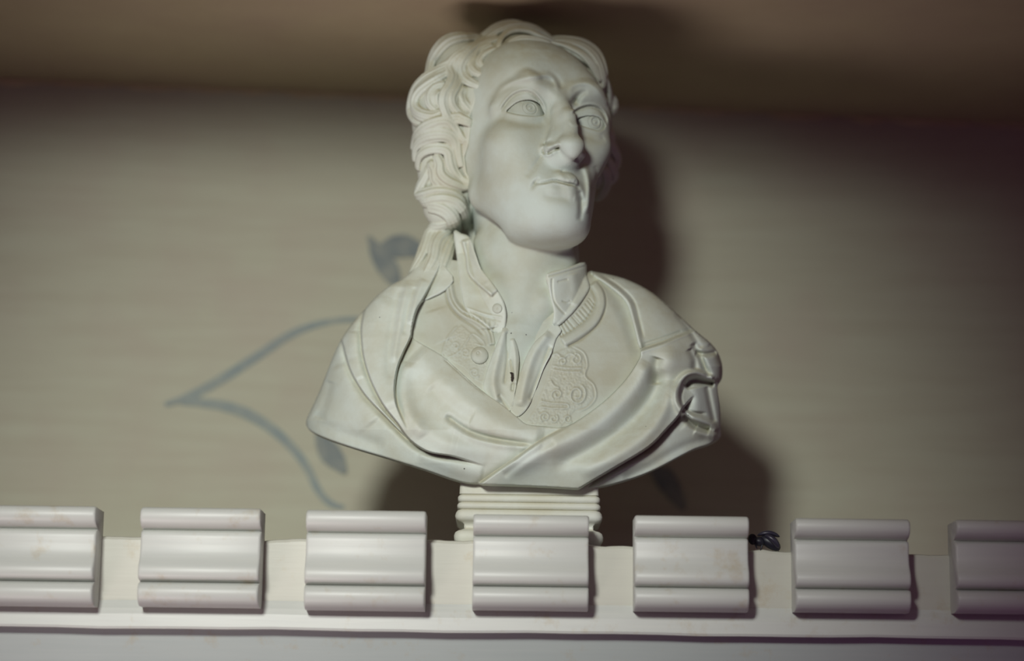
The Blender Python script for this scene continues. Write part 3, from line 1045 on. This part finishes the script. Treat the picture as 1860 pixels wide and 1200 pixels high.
ridge(H_CL, [(1241, 704), (1237, 720), (1242, 738), (1256, 747), (1284, 752)], -5, 2.6)
ridge(H_CL, [(1262, 702), (1266, 725), (1266, 750)], 7, 13)
ridge(H_CL, [(1284, 700), (1290, 730), (1298, 768)], -9, 5)
ridge(H_CL, [(1240, 752), (1262, 772), (1290, 782)], -22, 5.5)
ridge(H_CL, [(1262, 778), (1284, 788), (1304, 790)], 8, 8)
CLOAK = ([(775, 462), (822, 500), (810, 525), (772, 545), (757, 563), (750, 588), (748, 611), (765, 624), (803, 646), (828, 668), (872, 707), (912, 735), (939, 757), (956, 770),
          (990, 775), (1028, 775), (1069, 751), (1107, 721), (1139, 687), (1160, 655), (1165, 640), (1158, 618), (1149, 580), (1137, 547), (1110, 523), (1076, 498), (1068, 490)]
         + RIGHT[::-1] + BOT[::-1] + LEFT[::-1])

H_COAT -= 34 * ramp01((poly_sd(GX, GY, closed(CLOAK, 3)) + 1) / 9)

# --- linen: standing collar, its two wings, and the neckcloth hanging in front
def collar_h(R=113.0):
    return -100 + np.sqrt(np.clip(R * R - (GX - 960) ** 2, 25, None)) + 0.16 * (GY - 480)
H_CR = np.maximum(collar_h(), H_COAT + 4)
W_R = [(993, 497), (1030, 486), (1063, 476), (1066, 500), (1071, 522), (1058, 545), (1040, 568), (1016, 590), (1004, 588), (1006, 566), (1000, 540), (996, 520)]
plate(H_CR, W_R, 5, 3, 10)
ridge(H_CR, [(996, 502), (1030, 493), (1064, 483)], -2.4, 1.6, ta=.02, tb=.02)
ridge(H_CR, [(1003, 505), (1003, 525), (1006, 545), (1016, 560), (1028, 572)], -2.6, 1.8, ta=.02)
ridge(H_CR, [(1012, 512), (1022, 509), (1032, 507)], -2.2, 1.5)
ridge(H_CR, [(1020, 546), (1030, 549), (1037, 545)], -2.0, 1.5)
ridge(H_CR, [(1040, 495), (1046, 525), (1040, 555)], 4, 10)
H_CLF = np.maximum(collar_h(116), H_COAT + 4)
W_L = [(824, 420), (838, 424), (852, 430), (862, 455), (874, 488), (892, 510), (906, 530), (916, 550), (920, 572), (917, 597), (905, 606), (892, 600), (868, 580), (845, 560), (836, 520), (830, 470)]
plate(H_CLF, W_L, 5, 3, 12)
step(H_CLF, [(838, 436), (846, 465), (850, 495), (866, 515), (884, 530), (894, 540)], 9, 26, -1, ta=0.04, tb=0.1, foot=3, lip=2)
bump(H_CLF, 886, 531, 8, 8, 6)
ridge(H_CLF, [(846, 440), (860, 480), (884, 515)], -3, 5)
ridge(H_CLF, [(846, 558), (880, 570), (914, 577)], 2.5, 1.8)
ridge(H_CLF, [(846, 564), (880, 576), (912, 584)], -2.0, 1.5)
H_NC = H0 + 4
N_L = [(916, 575), (921, 592), (930, 606), (940, 628), (943, 655), (940, 685), (935, 715), (930, 742), (915, 745), (897, 728), (878, 706), (882, 680), (892, 650), (902, 625), (912, 600)]
N_R = [(1004, 587), (990, 604), (972, 620), (958, 642), (948, 668), (940, 695), (934, 722), (926, 742), (938, 756), (952, 748), (964, 730), (976, 700), (988, 668), (1002, 640), (1010, 615), (1020, 598)]
for pts, am, sg in (([(918, 590), (906, 640), (896, 690), (905, 735)], 11, 9), ([(930, 612), (936, 650), (934, 700)], 8, 6), ([(922, 600), (922, 650), (916, 700)], -5, 3),
                    ([(926, 650), (932, 680), (930, 712)], -6, 2.5), ([(998, 600), (970, 640), (954, 690), (944, 740)], 12, 10), ([(1000, 625), (980, 680), (962, 728)], -5, 4),
                    ([(905, 715), (918, 735), (925, 745)], -4, 3), ([(1004, 632), (990, 668), (975, 712)], 5, 4)):
    ridge(H_NC, pts, am, sg)

for _p in (N_L, N_R):
    H_COAT -= 14 * ramp01((poly_sd(GX, GY, closed(_p, 3)) - 3) / 8)
# ------------------------------------------------------------------ the setting: wall, ceiling, the paint seam between them
def wall_mat(name, c1, c2, c3, streak=True, over=None, amt=0.0):
    m, nt, b = new_mat(name)
    geo = N(nt, 'ShaderNodeNewGeometry')
    mp = N(nt, 'ShaderNodeMapping')
    mp.inputs['Scale'].default_value = (3.0, 3.0, 40.0) if streak else (6, 6, 6)
    nt.links.new(geo.outputs['Position'], mp.inputs['Vector'])
    f1 = noise(nt, mp.outputs[0], 2.2, 6, 0.62)
    f2 = noise(nt, geo.outputs['Position'], 7.0, 3)
    c = mix(nt, ramp(nt, f1, [(0.32, (0, 0, 0)), (0.70, (1, 1, 1))]), c1, c2)
    c = mix(nt, ramp(nt, f2, [(0.45, (0, 0, 0)), (0.75, (0.55,) * 3)]), c, c3)
    if over is not None:
        f3 = noise(nt, geo.outputs['Position'], 45.0, 4)
        k = ramp(nt, f3, [(0.25, (amt * 0.55,) * 3), (0.7, (amt,) * 3)])
        c = mix(nt, k, c, over)
    nt.links.new(c, b.inputs['Base Color'])
    b.inputs['Roughness'].default_value = 0.72
    b.inputs['Specular IOR Level'].default_value = 0.25
    bp = N(nt, 'ShaderNodeBump', i_Strength=0.25, i_Distance=0.0008)
    nt.links.new(noise(nt, mp.outputs[0], 14, 3), bp.inputs['Height'])
    nt.links.new(bp.outputs[0], b.inputs['Normal'])
    return m


W1, W2, W3 = s2l(184, 183, 164), s2l(177, 173, 154), s2l(176, 162, 150)
M_WALL = wall_mat('streaked beige wall paint', W1, W2, W3)
M_CEIL = wall_mat('ceiling paint', s2l(180, 168, 138), s2l(174, 160, 132), s2l(172, 154, 134), streak=False)
M_LEAF = wall_mat('painted foliage', W1, W2, W3, over=s2l(104, 116, 124), amt=0.92)
M_VINE = wall_mat('painted vine', W1, W2, W3, over=s2l(122, 138, 144), amt=0.85)

WYAW = math.radians(3.5)
WO = np.array([0.0, 0.315, 2.2]); WN = np.array([math.sin(WYAW), -math.cos(WYAW), 0.0])
WT = np.array([math.cos(WYAW), math.sin(WYAW), 0.0]); ZUP = np.array([0, 0, 1.0])
onwall = lambda x, y: ray_plane(x, y, WO, WN)


def box_faces():
    return [(0, 1, 2, 3), (7, 6, 5, 4), (0, 4, 5, 1), (1, 5, 6, 2), (2, 6, 7, 3), (3, 7, 4, 0)]


seam_l, seam_r = onwall(355, 160), onwall(1505, 211.5)
sd_ = (seam_r - seam_l) / np.linalg.norm(seam_r - seam_l)
sa, sb = seam_l - sd_ * 1.6, seam_r + sd_ * 1.6
back = -WN * 0.06
q = [sa - ZUP * 1.2, sb - ZUP * 1.2, sb + ZUP * 0.02, sa + ZUP * 0.02]
wall = tag(mesh_obj('wall_back', q + [p + back for p in q], box_faces(), M_WALL, smooth=False), kind='structure')
# the low ceiling over the bookcase stops short; its unseen front edge is added to shade the wall top
fw = lambda p: np.array([p[0], -0.52, p[2]])
q = [sa + back, sb + back, fw(sb), fw(sa)]
ceil_ = tag(mesh_obj('ceiling', q + [p + ZUP * 0.06 for p in q], box_faces(), M_CEIL, smooth=False), kind='structure')
q = [fw(sa), fw(sb), fw(sb) + ZUP * 0.5, fw(sa) + ZUP * 0.5]
tag(mesh_obj('trim_2', q + [p + np.array([0, 0.03, 0]) for p in q], box_faces(), M_CEIL, smooth=False), kind='structure')

# ragged bead of paint along the seam
rs = np.random.default_rng(2)
def bead(name, a, b, r, n, drop, mat):
    V = []; F = []
    d = (b - a) / np.linalg.norm(b - a)
    jit = np.convolve(rs.normal(size=n + 8), np.ones(5) / 5, 'same')[4:-4]
    for i in range(n):
        c = a + (b - a) * i / (n - 1) - ZUP * (drop + 0.0012 * jit[i]) + WN * r * 0.4
        rr = r * (1 + 0.75 * jit[i])
        for k in range(6):
            t = 2 * math.pi * k / 6
            V.append(c + rr * (math.cos(t) * WN + math.sin(t) * ZUP))
    for i in range(n - 1):
        for k in range(6):
            F.append((i * 6 + k, i * 6 + (k + 1) % 6, (i + 1) * 6 + (k + 1) % 6, (i + 1) * 6 + k))
    return tag(mesh_obj(name, V, F, mat), kind='structure')
bead('trim_1', sa + sd_ * 0.9, sb - sd_ * 0.9, 0.0030, 420, 0.0012, wall_mat('seam paint', s2l(205, 190, 158), s2l(190, 172, 140), s2l(190, 168, 146), streak=False))


def smooth_closed(pts, n=6):
    return closed(pts, n)


LIFT = [0.0006]


def wall_paint(name, outline, mat, jitter=0.6):
    """a thin coat of paint on the wall with the given outline (pixels where it is seen)"""
    P = closed(outline, 5)
    P = P + rs.normal(size=P.shape) * jitter
    LIFT[0] += 0.0003
    T = [onwall(x, y) + WN * LIFT[0] for x, y in P]
    B = [onwall(x, y) - WN * 0.0004 for x, y in P]
    n = len(P)
    F = [tuple(range(n))] + [(i, i + n, (i + 1) % n + n, (i + 1) % n) for i in range(n)]
    o = mesh_obj(name, T + B, F, mat, wall, smooth=False)
    return o


def vine(name, pts, widths, mat):
    P, Wd = resample(A_(pts), 6, A_(widths))
    T = np.gradient(P, axis=0); T /= np.linalg.norm(T, axis=1)[:, None]
    Nn = np.stack([-T[:, 1], T[:, 0]], 1)
    out = np.concatenate([P + Nn * Wd[:, None] / 2, (P - Nn * Wd[:, None] / 2)[::-1]])
    n = len(P)
    LIFT[0] += 0.0003
    V = [onwall(x, y) + WN * LIFT[0] for x, y in out] + [onwall(x, y) - WN * 0.0004 for x, y in out]
    m = 2 * n
    F = [(i, i + 1, m - 2 - i, m - 1 - i) for i in range(n - 1)] + [(i, i + m, (i + 1) % m + m, (i + 1) % m) for i in range(m)]
    return mesh_obj(name, V, F, mat, wall, smooth=False)


vine('painted_vine', [(330, 728), (372, 706), (420, 678), (470, 645), (520, 612), (560, 594), (600, 584), (650, 580), (720, 590)], [18, 17, 17, 16, 15, 12, 10, 9, 7], M_VINE)
vine('painted_vine', [(330, 728), (372, 732), (410, 738), (450, 752), (490, 776), (530, 812), (558, 850), (578, 890), (600, 914), (625, 922)], [14, 16, 19, 20, 18, 16, 15, 14, 12, 8], M_VINE)
vine('painted_vine', [(300, 735), (318, 729), (340, 724)], [8, 11, 14], M_VINE)
wall_paint('painted_leaf', [(668, 427), (671, 455), (682, 485), (700, 510), (722, 520), (727, 495), (716, 470), (700, 452), (686, 440)], M_LEAF)
wall_paint('painted_leaf', [(692, 446), (712, 430), (738, 427), (762, 440), (800, 466), (770, 466), (735, 468), (712, 466)], M_LEAF)
wall_paint('painted_leaf', [(573, 786), (574, 812), (586, 838), (606, 852), (628, 861), (628, 838), (618, 815), (603, 798), (588, 788)], M_LEAF)
wall_paint('painted_leaf', [(1180, 850), (1196, 884), (1222, 912), (1243, 926), (1240, 898), (1228, 868), (1212, 850)], M_LEAF)

# ------------------------------------------------------------------ the cornice the bust stands behind
def paint_mat(c1=s2l(205, 206, 199), c2=s2l(193, 195, 191)):
    m, nt, b = new_mat('old white gloss paint')
    geo = N(nt, 'ShaderNodeNewGeometry'); pos = geo.outputs['Position']
    mp = N(nt, 'ShaderNodeMapping'); mp.inputs['Scale'].default_value = (4.0, 30.0, 90.0)
    nt.links.new(pos, mp.inputs['Vector'])
    c = mix(nt, noise(nt, mp.outputs[0], 3.0, 4), c1, c2)
    st = ramp(nt, noise(nt, pos, 34.0, 5, 0.7), [(0.58, (0, 0, 0)), (0.80, (0.6,) * 3)])
    c = mix(nt, st, c, s2l(176, 156, 118))
    nt.links.new(c, b.inputs['Base Color'])
    b.inputs['Roughness'].default_value = 0.42
    b.inputs['Specular IOR Level'].default_value = 0.45
    bp = N(nt, 'ShaderNodeBump', i_Strength=0.12, i_Distance=0.0006)
    nt.links.new(noise(nt, mp.outputs[0], 5, 4), bp.inputs['Height'])
    nt.links.new(bp.outputs[0], b.inputs['Normal'])
    return m
M_PAINT = paint_mat()
YF = -0.070                                   # face of the fascia
PROJ = 74 * U                                # how far the blocks stand out
onY = lambda x, y, Y: ray_plane(x, y, np.array([0, Y, 0.0]), np.array([0, 1.0, 0]))
ZT = onY(930, 982, YF)[2]
CORN = empty('bookcase_cornice', (0, YF, ZT - 0.13),
             'off-white painted cornice with a row of moulded blocks, running below the bust', 'cornice')
Z1 = onY(930, 1106, YF)[2]; Z2 = onY(930, 1149, YF - 0.006)[2]; Z3 = onY(930, 1157, YF + 0.012)[2]
XL, XR = -1.1, 1.1


def chip(x):
    """broken paint along the top edge (x pixels)"""
    k = [(-400, 0), (300, -1), (470, -6), (492, -6), (520, -3), (556, 0), (780, 1), (850, 0), (1075, -4), (1098, -8), (1112, -7), (1130, -5), (1150, -8), (1362, -16), (1385, -11), (1400, -14),
         (1424, -17), (1445, -17), (1650, -18), (2300, -18)]
    return np.interp(x, [a for a, _ in k], [b for _, b in k]) * U * 0.75


def fascia():
    n = 560
    xs = np.linspace(XL, XR, n)
    px = 930 + xs / U * 1.02
    zt = ZT + chip(px) + np.convolve(rs.normal(size=n + 4), np.ones(5) / 5, 'valid') * 0.0007
    prof = lambda zt: [(0.285 - YF, zt - 0.0), (0.004, zt), (0.0012, zt - 0.0008), (0, zt - 0.003), (0, Z1 + 0.004), (0, Z1), (0.02, Z1)]
    V = []
    for x, z in zip(xs, zt):
        V += [(x, YF + d, zz) for d, zz in prof(z)]
    k = 7
    F = [(i * k + j, i * k + j + 1, (i + 1) * k + j + 1, (i + 1) * k + j) for i in range(n - 1) for j in range(k - 1)]
    return V, F
V, F = fascia()
mesh_obj('fascia', V, F, paint_mat(s2l(197, 196, 184), s2l(189, 187, 176)), CORN, smooth=False)


def strip(name, prof):
    """a straight moulding: profile (distance in front of the fascia, height) swept along the cornice, with enough cuts for a hand-made wobble"""
    n = 60; k = len(prof)
    V = []
    for x in np.linspace(XL, XR, n):
        w = 0.0004 * math.sin(x * 23) + 0.0003 * math.sin(x * 61 + 1)
        V += [(x, YF - d, z + w) for d, z in prof]
    F = [(i * k + j, i * k + (j + 1) % k, (i + 1) * k + (j + 1) % k, (i + 1) * k + j) for i in range(n - 1) for j in range(k)]
    F += [tuple(range(k))[::-1], tuple((n - 1) * k + j for j in range(k))]
    return mesh_obj(name, V, F, M_PAINT, CORN, smooth=False)
strip('fillet', [(-0.02, Z1 + 0.004), (0.0003, Z1 + 0.004), (0.0035, Z1 - 0.003), (0.0052, Z1 - 0.008), (0.0060, Z2 + 0.002), (0.005, Z2), (-0.02, Z2)])
fr = strip('frieze', [(-0.09, Z2 + 0.002), (-0.010, Z2 + 0.002), (-0.012, Z2 - 0.006), (-0.052, Z2 - 0.09), (-0.055, Z2 - 0.12), (-0.09, Z2 - 0.12)])
fr.data.materials[0] = paint_mat(s2l(186, 193, 189), s2l(175, 184, 181))

PROF = [(0.00, 0.82), (0.02, 0.94), (0.05, 0.985), (0.09, 1.0), (0.125, 0.985), (0.155, 0.94), (0.18, 0.87), (0.198, 0.77), (0.21, 0.64), (0.219, 0.56), (0.230, 0.58), (0.242, 0.70),
        (0.26, 0.745), (0.30, 0.755), (0.36, 0.75), (0.43, 0.76), (0.49, 0.79), (0.535, 0.845), (0.57, 0.90), (0.60, 0.945), (0.645, 0.975), (0.69, 0.965), (0.718, 0.92), (0.736, 0.82),
        (0.746, 0.68), (0.754, 0.64), (0.764, 0.72), (0.778, 0.84), (0.81, 0.925), (0.86, 0.955), (0.905, 0.935), (0.945, 0.87), (0.98, 0.75), (1.0, 0.58)]
BLOCKS = [(-45, 165, 915, 1099), (255, 467, 919, 1101), (556, 770, 924, 1107), (860, 1069, 932, 1107), (1154, 1362, 934, 1109), (1446, 1657, 939, 1111), (1738, 1950, 942, 1113)]
for bx0, bx1, by0, by1 in BLOCKS:
    a = onY(bx0, by0, YF - PROJ); b = onY(bx1, by1, YF - PROJ)
    x0, x1, zt, zb = a[0], b[0], a[2], b[2]
    e = 2.2 * U * 2
    V = []; sec = [(x0, -0.035, 0.0), (x0 + e * 0.35, -0.01, 0.0), (x0 + e, 0, 0), (x1 - e, 0, 0), (x1 - e * 0.35, -0.01, 0), (x1, -0.035, 0)]
    k = len(PROF) + 2
    for x, dd, _ in sec:
        V.append((x, YF + 0.004, zt - 0.012 * (zt - zb) + dd * 0.1 * (zt - zb)))
        for t, d in PROF:
            V.append((x, YF - PROJ * (d + dd), zt - (zt - zb) * t + (dd * 0.35 * (zt - zb) if t < 0.1 else 0)))
        V.append((x, YF + 0.004, zb))
    F = [(i * k + j, i * k + j + 1, (i + 1) * k + j + 1, (i + 1) * k + j) for i in range(len(sec) - 1) for j in range(k - 1)]
    F += [tuple(range(k))[::-1], tuple((len(sec) - 1) * k + j for j in range(k))]
    o = mesh_obj('modillion', V, F, M_PAINT, CORN, smooth=True)
    o.data.set_sharp_from_angle(angle=math.radians(50))
# ------------------------------------------------------------------ the bust
SOC = onY(960, 975, -0.03)
BASEZ = ZT - 0.010
BUST = empty('portrait_bust', (SOC[0], 0.0, BASEZ),
             'weathered off-white plaster bust of a man with wavy hair, draped cloak and moulded socle', 'bust')
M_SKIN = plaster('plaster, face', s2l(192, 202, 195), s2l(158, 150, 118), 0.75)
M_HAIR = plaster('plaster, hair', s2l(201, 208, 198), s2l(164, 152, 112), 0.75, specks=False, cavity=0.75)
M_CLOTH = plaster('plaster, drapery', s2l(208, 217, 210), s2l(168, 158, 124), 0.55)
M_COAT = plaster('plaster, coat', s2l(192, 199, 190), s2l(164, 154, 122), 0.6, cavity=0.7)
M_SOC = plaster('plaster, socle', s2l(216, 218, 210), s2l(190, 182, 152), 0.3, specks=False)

V, F = build_head()
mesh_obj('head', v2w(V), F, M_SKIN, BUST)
for s in (-1, 1):
    V, F = eye_mesh(s)
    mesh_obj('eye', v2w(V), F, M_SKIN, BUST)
V, F = build_hair()
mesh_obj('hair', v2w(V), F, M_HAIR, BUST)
COAT = None
for nm, H, P, rim, bk, mt in (('coat', H_COAT, OUTLINE, [(45, 0.02, 2), (110, 0.10, 60), (170, 0.35, 100)], 10, M_COAT),
                              ('cloak', H_CL, CLOAK, [(20, 0, 0), (42, 0.004, 0)], None, M_CLOTH),
                              ('shirt_collar', H_CR, W_R, 24, None, M_CLOTH), ('shirt_collar', H_CLF, W_L, 24, None, M_CLOTH),
                              ('neckcloth', H_NC, N_L, 26, None, M_CLOTH), ('neckcloth', H_NC, N_R, 26, None, M_CLOTH)):
    V, F = shell(H, P, rim, bk)
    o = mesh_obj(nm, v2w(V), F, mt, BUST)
    if nm == 'coat':
        COAT = o


m_, nt_, b_ = new_mat('dark chip')
b_.inputs['Base Color'].default_value = (0.035, 0.025, 0.02, 1); b_.inputs['Roughness'].default_value = 0.9
V, F = shell(np.maximum(H_NC + 2.5, H_COAT + 3), [(927, 676), (932, 677), (933, 682), (932, 690), (930, 695), (928, 689), (929, 683)], 6)
mesh_obj('chip', v2w(V), F, m_, BUST)


def button(H, x, y, r, h, parent, dot=(0, 0)):
    z0 = bil(H, np.array([float(x)]), np.array([float(y)]))[0]
    gx = (bil(H, np.array([x + 8.0]), np.array([float(y)]))[0] - bil(H, np.array([x - 8.0]), np.array([float(y)]))[0]) / 16
    gy = (bil(H, np.array([float(x)]), np.array([y + 8.0]))[0] - bil(H, np.array([float(x)]), np.array([y - 8.0]))[0]) / 16
    rings = [(1.0, -6), (1.0, 0.0), (0.97, 0.35), (0.86, 0.66), (0.66, 0.88), (0.42, 0.98), (0.24, 1.02), (0.20, 0.92), (0.13, 0.92), (0.09, 1.06), (0.001, 1.08)]
    V = []; n = 28
    for rr, hh in rings:
        for k in range(n):
            t = 2 * math.pi * k / n
            f = 1 if rr > 0.3 else 0
            ox, oy = r * rr * math.cos(t) + dot[0] * (1 - rr) ** 1.5, r * rr * math.sin(t) + dot[1] * (1 - rr) ** 1.5
            V.append(pix(x + ox, y + oy, z0 + gx * ox + gy * oy + (h * hh if hh > -5 else -6)))
    F = [(i * n + k, i * n + (k + 1) % n, (i + 1) * n + (k + 1) % n, (i + 1) * n + k) for i in range(len(rings) - 1) for k in range(n)]
    F = [f[::-1] for f in F]
    return mesh_obj('button', v2w(np.array(V)), F, M_COAT, parent)
button(H_COAT, 871, 645, 16, 9, COAT, (-3, -6))
button(H_CLF, 903, 560, 9, 4, COAT)


def socle():
    yf = -0.0445
    prof = [(868, -2), (884, 0), (897, 0.5), (898.5, -2.5), (900, 1), (903, 3), (908, 3), (911, 1), (912, -2), (913.5, 1.5), (917, 4), (921, 4), (924, 1.5), (925, -2), (927, 3), (931, 6), (937, 7.5),
            (942, 6.5), (946, 2), (948, -4), (952, -9), (956, -11), (959, -10), (962, -4), (963.5, 2), (967, 7), (973, 9), (980, 8.5), (985, 5), (990, 3), (1003, 3)]
    hw, hd, rc = 124 * U, 0.043, 9 * U
    V = []
    # rounded rectangle
    ring = []
    for cx, cy, a0 in ((1, -1, -90), (1, 1, 0), (-1, 1, 90), (-1, -1, 180)):
        for t in np.linspace(a0, a0 + 90, 6):
            ring.append((cx, cy, math.cos(math.radians(t)), math.sin(math.radians(t))))
    # subdivide the long front and back so the hand-cast edges can waver
    for py, o in prof:
        z = onY(960, py, yf)[2]
        for cx, cy, c, s in ring:
            ou = o * U
            V.append((SOC[0] + cx * (hw - rc) + (rc + ou) * c, cy * (hd - rc) + (rc + ou) * s, z))
    n = len(ring)
    F = [(i * n + k, i * n + (k + 1) % n, (i + 1) * n + (k + 1) % n, (i + 1) * n + k) for i in range(len(prof) - 1) for k in range(n)]
    F = [f[::-1] for f in F] + [tuple(range(n)), tuple((len(prof) - 1) * n + k for k in range(n))[::-1]]
    V = np.array(V)
    V[-n:, 2] = min(V[-n:, 2].min(), BASEZ)
    return V, F
V, F = socle()
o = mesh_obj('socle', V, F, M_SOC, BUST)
o.data.set_sharp_from_angle(angle=math.radians(60))

# ------------------------------------------------------------------ the dead insect on the cornice
def insect():
    m, nt, b = new_mat('dark dry insect')
    b.inputs['Base Color'].default_value = (0.012, 0.012, 0.022, 1); b.inputs['Roughness'].default_value = 0.45
    m2, nt2, b2 = new_mat('smoky wing')
    b2.inputs['Base Color'].default_value = (0.03, 0.026, 0.045, 1); b2.inputs['Roughness'].default_value = 0.35
    Y = YF + 0.003
    c = onY(1382, 984, Y)
    root = empty('dead_insect', tuple(onY(1390, 992, Y)), 'small dark dried insect with folded wings lying on the cornice ledge, right of the bust', 'insect')

    def ellipsoid(name, px, py, dy, rx, ry, rz, rot=0, mat=m, bend=0.0, parent=root):
        o = onY(px, py, Y + dy)
        V = []; nu, nv = 14, 9
        for j in range(nv + 1):
            ph = math.pi * j / nv - math.pi / 2
            for i in range(nu):
                th = 2 * math.pi * i / nu
                x, y, z = math.sin(ph), math.cos(ph) * math.cos(th), math.cos(ph) * math.sin(th)
                X, Yy, Z = x * rx, y * ry, z * rz - bend * rx * x * x
                cr, sr = math.cos(rot), math.sin(rot)
                V.append(o + U * np.array([X * cr - Z * sr, Yy, X * sr + Z * cr]))
        F = [(j * nu + i, j * nu + (i + 1) % nu, (j + 1) * nu + (i + 1) % nu, (j + 1) * nu + i) for j in range(nv) for i in range(nu)]
        return mesh_obj(name, np.array(V), F, mat, parent)
    ellipsoid('head', 1367, 979, 0, 8, 8, 10, 0.2)
    ellipsoid('thorax', 1379, 983, 0, 11, 10, 8.5, -0.15)
    ellipsoid('abdomen', 1400, 985, 0.001, 20, 11, 11, -0.55, bend=0.10)
    ellipsoid('wing', 1396, 968, 0.004, 20, 10, 5, -0.05, m2, 0.25)
    ellipsoid('wing', 1405, 981, -0.004, 17, 9, 6, -0.75, m2, 0.2)
    for px, py, rot in ((1372, 988, -1.2), (1384, 991, -1.9), (1412, 992, -1.35)):
        ellipsoid('leg', px, py, -0.002, 9, 1.6, 1.6, rot, parent=root)
insect()
